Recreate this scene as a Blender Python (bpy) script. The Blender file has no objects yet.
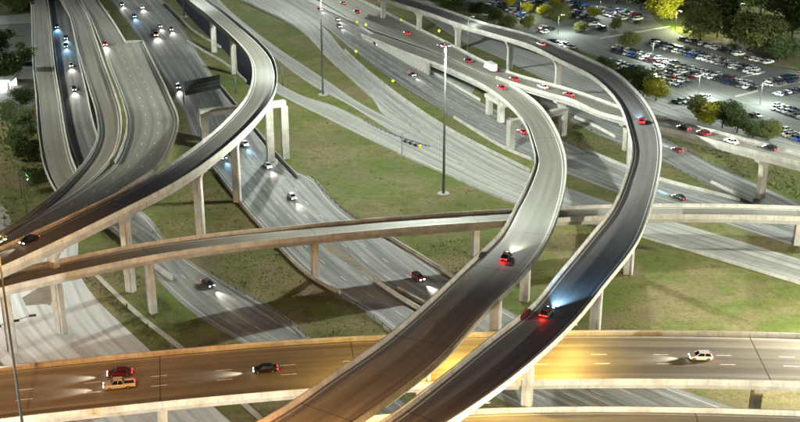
import bpy, bmesh, math, random
from mathutils import Vector, Matrix
random.seed(7)
C = bpy.context.scene.collection
PI = math.pi
# ------------------------------------------------------------------ camera
FPX, PITCH, CAMH = 1160.0, math.radians(21.5), 125.0
cam = bpy.data.cameras.new('camera'); cam.sensor_width = 36; cam.lens = 36*FPX/800
cam.clip_start = 1; cam.clip_end = 6000
camo = bpy.data.objects.new('camera', cam); C.objects.link(camo)
camo.location = (0, 0, CAMH); camo.rotation_euler = (PI/2-PITCH, 0, 0)
bpy.context.scene.camera = camo
# ------------------------------------------------------------------ night sky, moonlight, exposure
SUN_EL, SUN_AZ = math.radians(42), math.radians(28)      # azimuth measured from +Y towards +X
w = bpy.data.worlds.new("World"); bpy.context.scene.world = w; w.use_nodes = True
nt = w.node_tree; bg = nt.nodes['Background']
sky = nt.nodes.new('ShaderNodeTexSky'); sky.sky_type = 'NISHITA'; sky.sun_disc = False
sky.sun_elevation = SUN_EL; sky.sun_rotation = SUN_AZ
nt.links.new(sky.outputs[0], bg.inputs[0]); bg.inputs[1].default_value = 0.005
sl = bpy.data.lights.new('moonlight', 'SUN'); sl.energy = 0.06; sl.angle = math.radians(8); sl.color = (0.85, 0.95, 1.0)
so = bpy.data.objects.new('moonlight', sl); C.objects.link(so)
so.rotation_euler = (PI/2-SUN_EL, 0, -SUN_AZ+PI)
so.location = (0, 300, 200)
vs = bpy.context.scene.view_settings
bpy.context.scene.display_settings.display_device = 'sRGB'
vs.view_transform = 'Standard'; vs.look = 'None'; vs.gamma = 1; vs.use_curve_mapping = False
vs.exposure = 1.2
MAST_W = 42000

# ------------------------------------------------------------------ helpers
def at(px, py, z=0.0):
    """the point of the horizontal plane at height z that the photograph shows at this pixel"""
    u = (px-400)/FPX; v = (211-py)/FPX
    dy = math.cos(PITCH)+v*math.sin(PITCH); dz = -math.sin(PITCH)+v*math.cos(PITCH)
    t = (z-CAMH)/dz
    return Vector((u*t, dy*t, z))

def empty(name, loc=(0, 0, 0), rz=0):
    o = bpy.data.objects.new(name, None); C.objects.link(o); o.location = loc; o.rotation_euler = (0, 0, rz)
    o.empty_display_size = 1
    return o
def tag(o, label=None, cat=None, group=None, kind=None):
    if label: o['label'] = label
    if cat: o['category'] = cat
    if group: o['group'] = group
    if kind: o['kind'] = kind
    return o
class MB:
    def __init__(s): s.v = []; s.f = []; s.mi = []; s.uv = {}; s.m = 0; s.sm = []
    def vert(s, p): s.v.append(tuple(p)); return len(s.v)-1
    def face(s, idx, uv=None, smooth=False):
        if uv: s.uv[len(s.f)] = uv
        s.f.append(tuple(idx)); s.mi.append(s.m); s.sm.append(smooth)
    def box(s, c, size, rz=0, taper=1.0):
        cx, cy, cz = c; a, b, h = size[0]/2, size[1]/2, size[2]/2
        co, si = math.cos(rz), math.sin(rz); i = len(s.v)
        for k, t in ((-1, 1.0), (1, taper)):
            for x, y in ((-a, -b), (a, -b), (a, b), (-a, b)):
                x *= t; y *= t
                s.v.append((cx+x*co-y*si, cy+x*si+y*co, cz+k*h))
        for q in ((3, 2, 1, 0), (4, 5, 6, 7), (0, 1, 5, 4), (1, 2, 6, 5), (2, 3, 7, 6), (3, 0, 4, 7)):
            s.face([i+k for k in q])
    def tube(s, pts, radii, n=8, cap=True, smooth=True):
        rings = []
        pts = [Vector(p) for p in pts]
        for k, p in enumerate(pts):
            d = (pts[min(k+1, len(pts)-1)]-pts[max(k-1, 0)]).normalized()
            a = Vector((1, 0, 0)) if abs(d.z) > .9 else Vector((0, 0, 1))
            x = d.cross(a).normalized(); y = d.cross(x)
            r = radii[k] if isinstance(radii, (list, tuple)) else radii
            rings.append([s.vert(p+(x*math.cos(2*PI*j/n)+y*math.sin(2*PI*j/n))*r) for j in range(n)])
        for a, b in zip(rings, rings[1:]):
            for j in range(n): s.face((a[j], a[(j+1) % n], b[(j+1) % n], b[j]), smooth=smooth)
        if cap:
            s.face(rings[0][::-1]); s.face(rings[-1])
    def loft(s, rings, cap=True, smooth=False, closed=True):
        idx = [[s.vert(p) for p in r] for r in rings]; n = len(rings[0])
        for a, b in zip(idx, idx[1:]):
            for j in range(n if closed else n-1): s.face((a[j], a[(j+1) % n], b[(j+1) % n], b[j]), smooth=smooth)
        if cap: s.face(idx[0][::-1]); s.face(idx[-1])
    def mesh(s, name, mats):
        me = bpy.data.meshes.new(name); me.from_pydata(s.v, [], s.f); me.update()
        for m in (mats if isinstance(mats, (list, tuple)) else [mats]): me.materials.append(m)
        me.polygons.foreach_set('material_index', s.mi)
        me.polygons.foreach_set('use_smooth', s.sm)
        if s.uv:
            l = me.uv_layers.new(name='UVMap')
            for fi, uvs in s.uv.items():
                p = me.polygons[fi]
                for li, uv in zip(p.loop_indices, uvs): l.data[li].uv = uv
        bm = bmesh.new(); bm.from_mesh(me)
        if not s.uv: bmesh.ops.recalc_face_normals(bm, faces=bm.faces)
        bm.to_mesh(me); bm.free()
        return me
    def build(s, name, mats, parent=None):
        o = bpy.data.objects.new(name, s.mesh(name, mats)); C.objects.link(o)
        if parent: o.parent = parent; o.location = -Vector(parent.location) if not s.__dict__.get('local') else (0, 0, 0)
        return o
# (things whose parts are built in world coordinates keep their Empty at the origin of those parts through the offset above)
def inst(me, name, parent, loc=(0, 0, 0), rz=0):
    o = bpy.data.objects.new(name, me); C.objects.link(o); o.parent = parent; o.location = loc; o.rotation_euler = (0, 0, rz)
    return o

# ------------------------------------------------------------------ materials
def mat(name, col=(.5, .5, .5), rough=.8, metal=0, spec=.3):
    m = bpy.data.materials.new(name); m.use_nodes = True
    b = m.node_tree.nodes['Principled BSDF']
    b.inputs['Base Color'].default_value = (*col, 1); b.inputs['Roughness'].default_value = rough
    b.inputs['Metallic'].default_value = metal; b.inputs['Specular IOR Level'].default_value = spec
    return m, m.node_tree, b
def N(nt, t, **k):
    n = nt.nodes.new(t)
    for a, v in k.items():
        if a == 'inp':
            for i, x in v.items(): n.inputs[i].default_value = x
        else: setattr(n, a, v)
    return n
def ramp(nt, src, stops):
    r = nt.nodes.new('ShaderNodeValToRGB'); nt.links.new(src, r.inputs[0])
    while len(r.color_ramp.elements) < len(stops): r.color_ramp.elements.new(.5)
    for e, (p, c) in zip(r.color_ramp.elements, stops):
        e.position = p; e.color = (*c, 1) if len(c) == 3 else c
    return r.outputs[0]
def mix(nt, a, b, f, mode='MIX'):
    m = nt.nodes.new('ShaderNodeMix'); m.data_type = 'RGBA'; m.blend_type = mode
    for s, x in ((6, a), (7, b), (0, f)):
        if hasattr(x, 'links'): nt.links.new(x, m.inputs[s])
        else: m.inputs[s].default_value = (*x, 1) if isinstance(x, tuple) else x
    return m.outputs[2]
def noise(nt, vec, scale, detail=4, rough=.55):
    n = N(nt, 'ShaderNodeTexNoise', inp={'Scale': scale, 'Detail': detail, 'Roughness': rough})
    if vec: nt.links.new(vec, n.inputs['Vector'])
    return n.outputs[0]
def mapping(nt, src, sc=(1, 1, 1), rz=0):
    m = nt.nodes.new('ShaderNodeMapping'); nt.links.new(src, m.inputs[0]); m.inputs['Scale'].default_value = sc
    m.inputs['Rotation'].default_value = (0, 0, rz)
    return m.outputs[0]
def bump(nt, b, h, strength=.3, dist=.05):
    n = N(nt, 'ShaderNodeBump', inp={'Strength': strength, 'Distance': dist}); nt.links.new(h, n.inputs['Height'])
    nt.links.new(n.outputs[0], b.inputs['Normal'])

def road_mat(name, base, dark, lane=3.66, joints=0.0, patch=.5, stain=(.05, .045, .04), core=0, coreamt=.6):
    """paving: UV is metres (across, along); worn wheel paths, streaks along the lanes, patches, joints"""
    m, nt, b = mat(name, base, .62 if core else .8, 0, .4)
    tc = N(nt, 'ShaderNodeTexCoord'); uv = tc.outputs['UV']
    streak = noise(nt, mapping(nt, uv, (.55, .012, 1)), 1.0, 3, .5)
    fine = noise(nt, mapping(nt, uv, (5.0, .12, 1)), 1.0, 3, .6)
    big = noise(nt, mapping(nt, uv, (.12, .03, 1)), 1.0, 3)
    gr = noise(nt, tc.outputs['Object'], 3.0, 3, .7)
    c = mix(nt, base, dark, ramp(nt, streak, [(.38, (0, 0, 0)), (.66, (.95, .95, .95))]))
    # wheel paths: two darker bands in each lane
    sep = N(nt, 'ShaderNodeSeparateXYZ'); nt.links.new(uv, sep.inputs[0])
    mu = N(nt, 'ShaderNodeMath', operation='MULTIPLY', inp={1: 2*PI/(lane/2)}); nt.links.new(sep.outputs[0], mu.inputs[0])
    si = N(nt, 'ShaderNodeMath', operation='COSINE'); nt.links.new(mu.outputs[0], si.inputs[0])
    c = mix(nt, c, dark, N_mul(nt, ramp(nt, si.outputs[0], [(.0, (0, 0, 0)), (1, (.32, .32, .32))]), big))
    # oil band in the middle of each lane
    mu2 = N(nt, 'ShaderNodeMath', operation='MULTIPLY', inp={1: 2*PI/lane}); nt.links.new(sep.outputs[0], mu2.inputs[0])
    si2 = N(nt, 'ShaderNodeMath', operation='COSINE'); nt.links.new(mu2.outputs[0], si2.inputs[0])
    c = mix(nt, c, stain, N_mul(nt, ramp(nt, si2.outputs[0], [(.35, (0, 0, 0)), (1, (.38, .38, .38))]), ramp(nt, big, [(.35, (.2, .2, .2)), (.65, (1, 1, 1))])))
    c = mix(nt, c, tuple(min(1, x*1.35) for x in base), ramp(nt, fine, [(.5, (0, 0, 0)), (.8, (.22, .22, .22))]))
    if core:
        ab = N(nt, 'ShaderNodeMath', operation='ABSOLUTE'); wob = N(nt, 'ShaderNodeMath', operation='ADD'); nt.links.new(sep.outputs[0], wob.inputs[0]); nt.links.new(N_mul(nt, big, one(nt, .9)), wob.inputs[1]); nt.links.new(wob.outputs[0], ab.inputs[0])
        mr = N(nt, 'ShaderNodeMapRange', interpolation_type='SMOOTHSTEP', inp={1: core-.7, 2: core+.5, 3: coreamt, 4: 0}); nt.links.new(ab.outputs[0], mr.inputs[0])
        c = mix(nt, c, dark, mr.outputs[0])
    blot = noise(nt, tc.outputs['Object'], .045, 4, .6)
    c = mix(nt, c, dark, ramp(nt, blot, [(.45, (0, 0, 0)), (.7, (patch, patch, patch))]))
    crk = N(nt, 'ShaderNodeTexVoronoi', feature='DISTANCE_TO_EDGE', inp={'Scale': .16}); nt.links.new(mapping(nt, noise_vec(nt, tc.outputs['Object'], .3, 3.0)), crk.inputs['Vector'])
    c = mix(nt, c, tuple(x*.45 for x in dark), ramp(nt, crk.outputs[0], [(.0, (.22, .22, .22)), (.008, (0, 0, 0))]))
    if joints:
        dv = N(nt, 'ShaderNodeMath', operation='DIVIDE', inp={1: joints}); nt.links.new(sep.outputs[1], dv.inputs[0])
        fr = N(nt, 'ShaderNodeMath', operation='FRACT'); nt.links.new(dv.outputs[0], fr.inputs[0])
        c = mix(nt, c, tuple(x*.5 for x in dark), ramp(nt, fr.outputs[0], [(0, (.6, .6, .6)), (.22/joints, (0, 0, 0))]))
    c = mix(nt, c, (.5, .5, .48), ramp(nt, gr, [(.6, (0, 0, 0)), (.9, (.12, .12, .12))]))
    nt.links.new(c, b.inputs['Base Color'])
    bump(nt, b, gr, .25, .03)
    return m
def one(nt, v):
    n = N(nt, 'ShaderNodeValue'); n.outputs[0].default_value = v; return n.outputs[0]
def N_mul(nt, a, b):
    m = N(nt, 'ShaderNodeMath', operation='MULTIPLY'); nt.links.new(a, m.inputs[0]); nt.links.new(b, m.inputs[1]); return m.outputs[0]
def noise_vec(nt, vec, scale, amt):
    n = N(nt, 'ShaderNodeTexNoise', inp={'Scale': scale, 'Detail': 3}); nt.links.new(vec, n.inputs['Vector'])
    mm = N(nt, 'ShaderNodeVectorMath', operation='SCALE', inp={'Scale': amt}); nt.links.new(n.outputs['Color'], mm.inputs[0])
    ad = N(nt, 'ShaderNodeVectorMath', operation='ADD'); nt.links.new(vec, ad.inputs[0]); nt.links.new(mm.outputs[0], ad.inputs[1])
    return ad.outputs[0]
def conc_mat(name, base, stain, amt=.6):
    m, nt, b = mat(name, base, .85)
    tc = N(nt, 'ShaderNodeTexCoord'); o = tc.outputs['Object']
    n1 = noise(nt, o, .25, 5, .65); drip = noise(nt, mapping(nt, o, (1.2, 1.2, .12)), 1.0, 4, .6); g = noise(nt, o, 4, 3)
    c = mix(nt, base, stain, ramp(nt, n1, [(.42, (0, 0, 0)), (.72, (amt, amt, amt))]))
    c = mix(nt, c, stain, ramp(nt, drip, [(.5, (0, 0, 0)), (.75, (amt*.8,)*3)]))
    c = mix(nt, c, tuple(x*.8 for x in base), ramp(nt, g, [(.4, (0, 0, 0)), (.7, (.4, .4, .4))]))
    nt.links.new(c, b.inputs['Base Color']); bump(nt, b, g, .3, .03)
    return m
M = {}
M['deck'] = road_mat('flyover_paving', (.27, .262, .225), (.14, .135, .115), joints=0, core=3.0, coreamt=.5)
M['deck_broad'] = road_mat('broad_deck_paving', (.25, .247, .215), (.14, .138, .12), joints=0, core=9, coreamt=.3)
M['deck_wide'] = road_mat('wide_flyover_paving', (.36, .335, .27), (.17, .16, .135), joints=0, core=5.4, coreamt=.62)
M['deck_dark'] = road_mat('dark_deck_paving', (.21, .205, .19), (.11, .105, .098), joints=0, core=3.0, coreamt=.4)  # the deck paving in darker tones, used on the highest flyover
M['road'] = road_mat('concrete_road', (.23, .235, .225), (.085, .09, .088), joints=4.6)
M['road_pale'] = road_mat('pale_concrete_road', (.31, .315, .30), (.18, .185, .175), joints=4.6, patch=.4)
M['crossing'] = road_mat('bright_worn_concrete', (.46, .47, .46), (.33, .34, .34), joints=0, patch=.35)
M['asphalt'] = road_mat('car_park_asphalt', (.15, .165, .15), (.09, .097, .09), joints=0, patch=.7)
M['dirt'] = conc_mat('dry_dirt', (.19, .155, .11), (.10, .085, .055), .9)
M['walk'] = conc_mat('sidewalk_concrete', (.36, .35, .32), (.2, .19, .16), .6)
M['barrier'] = conc_mat('barrier_concrete', (.43, .425, .39), (.17, .165, .145), .75)
M['girder'] = conc_mat('girder_concrete', (.34, .34, .32), (.15, .145, .13), .7)
M['column'] = conc_mat('column_concrete', (.41, .40, .365), (.17, .16, .135), .8)
M['joint'] = mat('joint_rubber', (.085, .083, .075), .8)[0]
M['steel'] = mat('galvanised_steel', (.16, .18, .18), .55, .4)[0]
M['darksteel'] = mat('dark_weathered_steel', (.025, .03, .032), .7, .1)[0]
M['tyre'] = mat('tyre_rubber', (.02, .02, .02), .8)[0]
M['rim'] = mat('wheel_rim', (.45, .45, .46), .3, .8)[0]
M['glass'] = mat('car_glass', (.012, .016, .02), .08, 0, .6)[0]
M['trim'] = mat('black_trim', (.02, .02, .02), .5)[0]
M['wood'] = conc_mat('creosoted_wood', (.10, .075, .055), (.05, .04, .03))
M['yellow'] = mat('yellow_sign_sheeting', (.80, .72, .04), .5)[0]
M['signback'] = mat('sign_backing', (.28, .29, .29), .5, .5)[0]
def paint_line():
    m, nt, b = mat('lane_paint', (.8, .8, .76), .6)
    tc = N(nt, 'ShaderNodeTexCoord'); n = noise(nt, tc.outputs['Object'], 1.3, 4, .7)
    nt.links.new(ramp(nt, n, [(.4, (.82, .82, .78)), (.75, (.5, .5, .47))]), b.inputs['Base Color'])
    return m
M['line'] = paint_line()
M['worn'] = mat('worn_lane_paint', (.42, .42, .40), .7)[0]
M['yline'] = mat('yellow_lane_paint', (.50, .40, .16), .6)[0]
def carpaint():
    m, nt, b = mat('car_paint', (.5, .5, .5), .28, .0, .5)
    oi = N(nt, 'ShaderNodeObjectInfo'); nt.links.new(oi.outputs['Color'], b.inputs['Base Color'])
    b.inputs['Coat Weight'].default_value = .6; b.inputs['Coat Roughness'].default_value = .08
    return m
M['paint'] = carpaint()
def emis(name, col, s):
    m, nt, b = mat(name, tuple(min(1, c*.5) for c in col), .4)
    b.inputs['Emission Color'].default_value = (*col, 1); b.inputs['Emission Strength'].default_value = s
    return m
M['head'] = emis('headlight_lit', (1, .97, .9), 14); M['headblue'] = emis('xenon_headlight_lit', (.45, .8, 1), 14)
M['tail'] = emis('tail_light_lit', (1, .02, .03), 7)
M['headoff'] = mat('headlight_glass', (.6, .62, .62), .15)[0]; M['tailoff'] = mat('tail_lens', (.3, .01, .01), .3)[0]
M['lamp'] = emis('mast_lamp_lens', (.95, 1, .85), 4); M['lampor'] = emis('sodium_lamp_lens', (1, .55, .15), 20)

def ground_mat():
    m, nt, b = mat('grass_ground', (.1, .1, .05), .95, 0, .1)
    tc = N(nt, 'ShaderNodeTexCoord'); o = tc.outputs['Object']
    big = noise(nt, o, .022, 6, .62); mid = noise(nt, noise_vec(nt, o, .2, 3.0), .05, 8, .78); fine = noise(nt, o, 1.1, 5, .75)
    mow = noise(nt, mapping(nt, o, (.05, .5, 1), math.radians(28)), 1.0, 4)
    g = mix(nt, (.062, .092, .020), (.142, .158, .046), ramp(nt, fine, [(.32, (0, 0, 0)), (.66, (1, 1, 1))]))
    dry = mix(nt, (.25, .205, .11), (.12, .10, .052), ramp(nt, fine, [(.3, (0, 0, 0)), (.7, (1, 1, 1))]))
    c = mix(nt, g, dry, ramp(nt, mid, [(.44, (0, 0, 0)), (.58, (.9, .9, .9))]))
    c = mix(nt, c, (.065, .115, .018), ramp(nt, big, [(.5, (0, 0, 0)), (.66, (.8, .8, .8))]))
    c = mix(nt, c, (.07, .06, .035), ramp(nt, noise(nt, o, .3, 5, .7), [(.52, (0, 0, 0)), (.7, (.8, .8, .8))]))
    c = mix(nt, c, (.19, .18, .10), ramp(nt, mow, [(.5, (0, 0, 0)), (.78, (.28, .28, .28))]))
    spk = noise(nt, o, .55, 6, .8)
    c = mix(nt, c, (.035, .045, .015), ramp(nt, spk, [(.52, (0, 0, 0)), (.70, (.5, .5, .5))]))
    c = mix(nt, c, (.26, .23, .14), ramp(nt, spk, [(.30, (.35, .35, .35)), (.42, (0, 0, 0))]))
    bare = noise(nt, noise_vec(nt, o, .12, 5.0), .035, 6, .7)
    c = mix(nt, c, (.15, .12, .075), ramp(nt, bare, [(.54, (0, 0, 0)), (.64, (.85, .85, .85))]))
    nt.links.new(c, b.inputs['Base Color'])
    bump(nt, b, fine, 1.0, .35)
    return m
M['ground'] = ground_mat()
def leaf_mat(name, a, bcol):
    m, nt, b = mat(name, a, .7, 0, .2)
    tc = N(nt, 'ShaderNodeTexCoord'); n = noise(nt, tc.outputs['Object'], .9, 3, .7)
    nt.links.new(ramp(nt, n, [(.35, a), (.65, bcol)]), b.inputs['Base Color'])
    return m
M['leaf_dark'] = leaf_mat('dark_leaves', (.035, .055, .018), (.07, .10, .03))
M['leaf_olive'] = leaf_mat('olive_leaves', (.07, .085, .025), (.15, .15, .045))
M['leaf_yellow'] = leaf_mat('yellow_leaves', (.20, .22, .02), (.38, .36, .03))
M['bark'] = conc_mat('bark', (.09, .07, .05), (.04, .03, .02))
M['weed'] = leaf_mat('weeds', (.07, .10, .03), (.19, .17, .08))

# ------------------------------------------------------------------ curves
def cr(pts, step):
    """Catmull-Rom through pts (Vectors of any size), resampled about every step metres in plan"""
    P = [2*pts[0]-pts[1]]+list(pts)+[2*pts[-1]-pts[-2]]
    out = []
    for i in range(1, len(P)-2):
        p0, p1, p2, p3 = P[i-1:i+3]
        d = (p2-p1); n = max(1, int(round(math.hypot(d[0], d[1])/step)))
        def kn(a, b): return max(.01, math.hypot(b[0]-a[0], b[1]-a[1])**.5)
        t0 = 0; t1 = t0+kn(p0, p1); t2 = t1+kn(p1, p2); t3 = t2+kn(p2, p3)
        for k in range(n):
            t = t1+(t2-t1)*k/n
            A1 = p0*((t1-t)/(t1-t0))+p1*((t-t0)/(t1-t0)); A2 = p1*((t2-t)/(t2-t1))+p2*((t-t1)/(t2-t1)); A3 = p2*((t3-t)/(t3-t2))+p3*((t-t2)/(t3-t2))
            B1 = A1*((t2-t)/(t2-t0))+A2*((t-t0)/(t2-t0)); B2 = A2*((t3-t)/(t3-t1))+A3*((t-t1)/(t3-t1))
            out.append(B1*((t2-t)/(t2-t1))+B2*((t-t1)/(t2-t1)))
    out.append(P[-2].copy())
    return out
def normals(c):
    ns = []
    for i in range(len(c)):
        d = c[min(i+1, len(c)-1)]-c[max(i-1, 0)]
        ns.append(Vector((-d.y, d.x, 0)).normalized())       # points to the left of travel
    return ns
def arc(c):
    s = [0]
    for a, b in zip(c, c[1:]): s.append(s[-1]+math.hypot(b.x-a.x, b.y-a.y))
    return s
class Path:
    """centre line in the world with a half width at each point"""
    def __init__(s, pairs, step=4.0, varw=False, extend=(0, 0)):
        pts = []
        W = []
        for (xl, yl, xr, yr, z) in pairs:
            L = at(xl, yl, z); R = at(xr, yr, z); pts.append((L+R)/2); W.append((L, R))
        ns = normals(pts)
        hw = [abs((R-L).dot(n))/2 for (L, R), n in zip(W, ns)]
        if not varw:
            m = sorted(hw)[len(hw)//2]; hw = [m]*len(hw)
        if extend[0]: pts.insert(0, pts[0]+(pts[0]-pts[1]).normalized()*extend[0]); hw.insert(0, hw[0])
        if extend[1]: pts.append(pts[-1]+(pts[-1]-pts[-2]).normalized()*extend[1]); hw.append(hw[-1])
        q = cr([Vector((*p, h)) for p, h in zip(pts, hw)], step)
        for _ in range(3 if not varw else 1):
            q = [q[0]]+[(a+2*b+c)/4 for a, b, c in zip(q, q[1:], q[2:])]+[q[-1]]
        s.c = [Vector(p[:3]) for p in q]; s.h = [p[3] for p in q]; s.n = normals(s.c); s.s = arc(s.c)
        s.L = s.s[-1]
    def near(s, p):
        """arc length of the centre-line point that projects nearest to pixel p"""
        best = min(range(len(s.c)), key=lambda i: (proj(s.c[i])[0]-p[0])**2+(proj(s.c[i])[1]-p[1])**2)
        return s.s[best]
    def pt(s, a, off=0, dz=0):
        a = max(0, min(s.L, a)); i = 0
        lo, hi = 0, len(s.s)-1
        while hi-lo > 1:
            mid = (lo+hi)//2
            if s.s[mid] <= a: lo = mid
            else: hi = mid
        t = (a-s.s[lo])/max(1e-6, s.s[hi]-s.s[lo])
        p = s.c[lo].lerp(s.c[hi], t); n = s.n[lo].lerp(s.n[hi], t).normalized()
        q = p+n*off; q.z += dz
        return q, n, s.h[lo]*(1-t)+s.h[hi]*t
def proj(p):
    z = p.z-CAMH; d = p.y*math.cos(PITCH)-z*math.sin(PITCH); v = p.y*math.sin(PITCH)+z*math.cos(PITCH)
    return 400+FPX*p.x/d, 211-FPX*v/d
def sweep(mb, path, prof, a0=None, a1=None, side=0, cap=True, uvtop=False):
    """prof: closed list of (u, v); side 0: u from centre; +1/-1: u from that edge, positive = outward"""
    a0 = 0 if a0 is None else a0; a1 = path.L if a1 is None else a1
    ss = [a0]+[x for x in path.s if a0+.01 < x < a1-.01]+[a1]
    base = len(mb.v); n = len(prof)
    for a in ss:
        p, nn, h = path.pt(a)
        for u, v in prof:
            off = side*(h+u) if side else u
            mb.v.append((p.x+nn.x*off, p.y+nn.y*off, p.z+v))
    for i in range(len(ss)-1):
        for j in range(n):
            k = (j+1) % n
            q = (base+i*n+j, base+i*n+k, base+(i+1)*n+k, base+(i+1)*n+j)
            mb.face(q)
    if cap:
        mb.face([base+j for j in range(n)][::-1]); mb.face([base+(len(ss)-1)*n+j for j in range(n)])
def slab(mb, path, a0=None, a1=None, dz=0.0, th=.28, inset=0.0, off=None):
    """the paved top (with UV in metres) and the slab's sides and underside"""
    a0 = 0 if a0 is None else a0; a1 = path.L if a1 is None else a1
    ss = [a0]+[x for x in path.s if a0+.01 < x < a1-.01]+[a1]
    prev = None
    for a in ss:
        p, n, h = path.pt(a); h -= inset
        z = p.z+dz
        r = [mb.vert((p.x+n.x*u, p.y+n.y*u, z)) for u in (h, -h)]+[mb.vert((p.x+n.x*u, p.y+n.y*u, z-th)) for u in (-h, h)]
        if prev:
            q, pa, ph = prev
            # left is +n: order for an upward normal
            mb.face((q[1], r[1], r[0], q[0]), uv=[(-ph, pa), (-h, a), (h, a), (ph, pa)])
            if th > .01:
                mb.face((q[0], r[0], r[3], q[3]), uv=[(ph, pa)]*4); mb.face((r[1], q[1], q[2], r[2]), uv=[(ph, pa)]*4); mb.face((q[3], r[3], r[2], q[2]), uv=[(ph, pa)]*4)
        prev = (r, a, h)
BAR = [(0, -.32), (0, .98), (-.20, .98), (-.28, .34), (-.48, .06), (-.48, -.02), (-.30, -.32)]   # from the outer face inwards
BARJ = [(.012, -.31), (.012, .992), (-.212, .992), (-.292, .345), (-.492, .07), (-.49, .0), (-.30, -.31)]
DASH = None
def dash_mesh():
    global DASH
    mb = MB(); mb.v = [(-.08, -1.52, 0), (.08, -1.52, 0), (.08, 1.52, 0), (-.08, 1.52, 0)]; mb.face((0, 1, 2, 3)); 
    DASH = mb.mesh('lane_dash', M['line'])
dash_mesh()
def line(mb, path, off, a0=None, a1=None, wd=.16, dz=.012, dash=None, frac=None):
    a0 = 0 if a0 is None else a0; a1 = path.L if a1 is None else a1
    a = a0; segs = []
    if dash:
        while a < a1: segs.append((a, min(a1, a+dash[0]))); a += dash[0]+dash[1]
    else: segs = [(a0, a1)]
    for s0, s1 in segs:
        ss = [s0]+[x for x in path.s if s0+.3 < x < s1-.3]+[s1]; pr = None
        for a in ss:
            p, n, h = path.pt(a); o = off if frac is None else h*frac
            r = [mb.vert((p.x+n.x*(o+k), p.y+n.y*(o+k), p.z+dz)) for k in (-wd/2, wd/2)]
            if pr: mb.face((pr[0], r[0], r[1], pr[1]))
            pr = r
def dashes(path, offs, parent, a0=None, a1=None, phase=0, dz=.012, gap=12.19, wide=1.0):
    a0 = 0 if a0 is None else a0; a1 = path.L if a1 is None else a1
    for off in offs:
        a = a0+phase
        while a < a1:
            p, n, h = path.pt(a, off, dz)
            o = inst(DASH, 'lane_dash', parent, p-Vector(parent.location), math.atan2(n.y, n.x)); o.scale = (wide, 1, 1)
            a += gap

# ------------------------------------------------------------------ ground
g = MB(); Sg = 3000
n = 24
for j in range(n+1):
    for i in range(n+1): g.vert((-Sg+2*Sg*i/n, -600+4200*j/n, -0.02))
for j in range(n):
    for i in range(n): a = j*(n+1)+i; g.face((a, a+1, a+n+2, a+n+1))
tag(g.build('ground', M['ground']), 'rough green and dry brown grass under the interchange', kind='structure')

ROADZ = [0.0]
def strip(name, left, right, m, z=None, label=None, th=0, step=6.0, parent=None):
    """a paved strip between two traced edges at ground level"""
    if z is None: ROADZ[0] += .006; z = ROADZ[0]
    Lp = cr([at(x, y, 0) for x, y in left], step); Rp = cr([at(x, y, 0) for x, y in right], step)
    def res(P, k):
        s = arc(P); out = []
        j = 0
        for i in range(k+1):
            a = s[-1]*i/k
            while j < len(s)-2 and s[j+1] < a: j += 1
            t = (a-s[j])/max(1e-6, s[j+1]-s[j]); out.append(P[j].lerp(P[j+1], min(1, max(0, t))))
        return out
    k = max(len(Lp), len(Rp)); A = res(Lp, k); B = res(Rp, k)
    mb = MB(); a = 0; pr = None
    for i in range(k+1):
        wd = (A[i]-B[i]).length
        if i: a += ((A[i]+B[i])/2-(A[i-1]+B[i-1])/2).length
        m_ = 4
        row = [(mb.vert((A[i].lerp(B[i], t/m_)).to_tuple()[:2]+(z,)), (wd*t/m_, a)) for t in range(m_+1)]
        if pr:
            for t in range(m_):
                q = (pr[t], pr[t+1], row[t+1], row[t])
                mb.face([x[0] for x in q], uv=[x[1] for x in q])
        pr = row
    # upward winding
    me_o = mb.build(name, m, parent)
    me = me_o.data
    if me.polygons[0].normal.z < 0: me.flip_normals()
    if parent is None: tag(me_o, label, kind='structure')
    me_o['_A'] = 0; del me_o['_A']
    return A, B, z
def gline(A, B, z, fr, m='line', wd=.16, dash=None, i0=0, i1=1, name='lane_line', parent=None, label=None, zz=.006):
    k = len(A); P = [A[i].lerp(B[i], fr) for i in range(int(i0*(k-1)), int(i1*(k-1))+1)]
    s = arc(P); mb = MB()
    class Pp: pass
    pa = Path.__new__(Path); pa.c = [Vector((p.x, p.y, z)) for p in P]; pa.n = normals(pa.c); pa.h = [0]*len(P); pa.s = s; pa.L = s[-1]
    line(mb, pa, 0, wd=wd, dz=zz, dash=dash)
    return mb
def lines(name, A, B, z, spec, label):
    """spec: list of (fraction, dash or None, width, i0, i1)"""
    tot = MB()
    for fr, dash, wd, i0, i1 in spec:
        mb = gline(A, B, z, fr, wd=wd, dash=dash, i0=i0, i1=i1)
        b = len(tot.v); tot.v += mb.v
        for f in mb.f: tot.face([b+i for i in f])
    o = tot.build(name, M['worn'])
    tag(o, label, kind='structure')
D1 = (3.05, 9.14)

# freeway running down the middle left (H)
HL = [(84, -30), (110, 0), (143, 43), (178, 100), (200, 150), (213, 168), (250, 214), (310, 277), (337, 295), (367, 313), (392, 333), (450, 372), (560, 430), (640, 470)]
HR = [(140, -30), (163, 0), (190, 38), (216, 81), (254, 128), (296, 172), (312, 177), (345, 212), (400, 245), (457, 280), (500, 306), (600, 358), (745, 412), (860, 450)]
A, B, z = strip('freeway_road', HL, HR, M['road'], label='grey concrete freeway curving down under the flyovers')
lines('freeway_markings', A, B, z, [(.06, None, .2, 0, 1), (.94, None, .2, 0, 1)]+[(f, D1, .2, 0, .95) for f in (.22, .38, .54, .70)], 'white lane markings of the central freeway')
HA, HB = A, B
strip('gore_strip', [(320, 244), (341, 260), (376, 279)], [(334, 244), (353, 260), (382, 279)], M['dirt'], label='narrow mottled gore strip between the lanes', z=.02)
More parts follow.
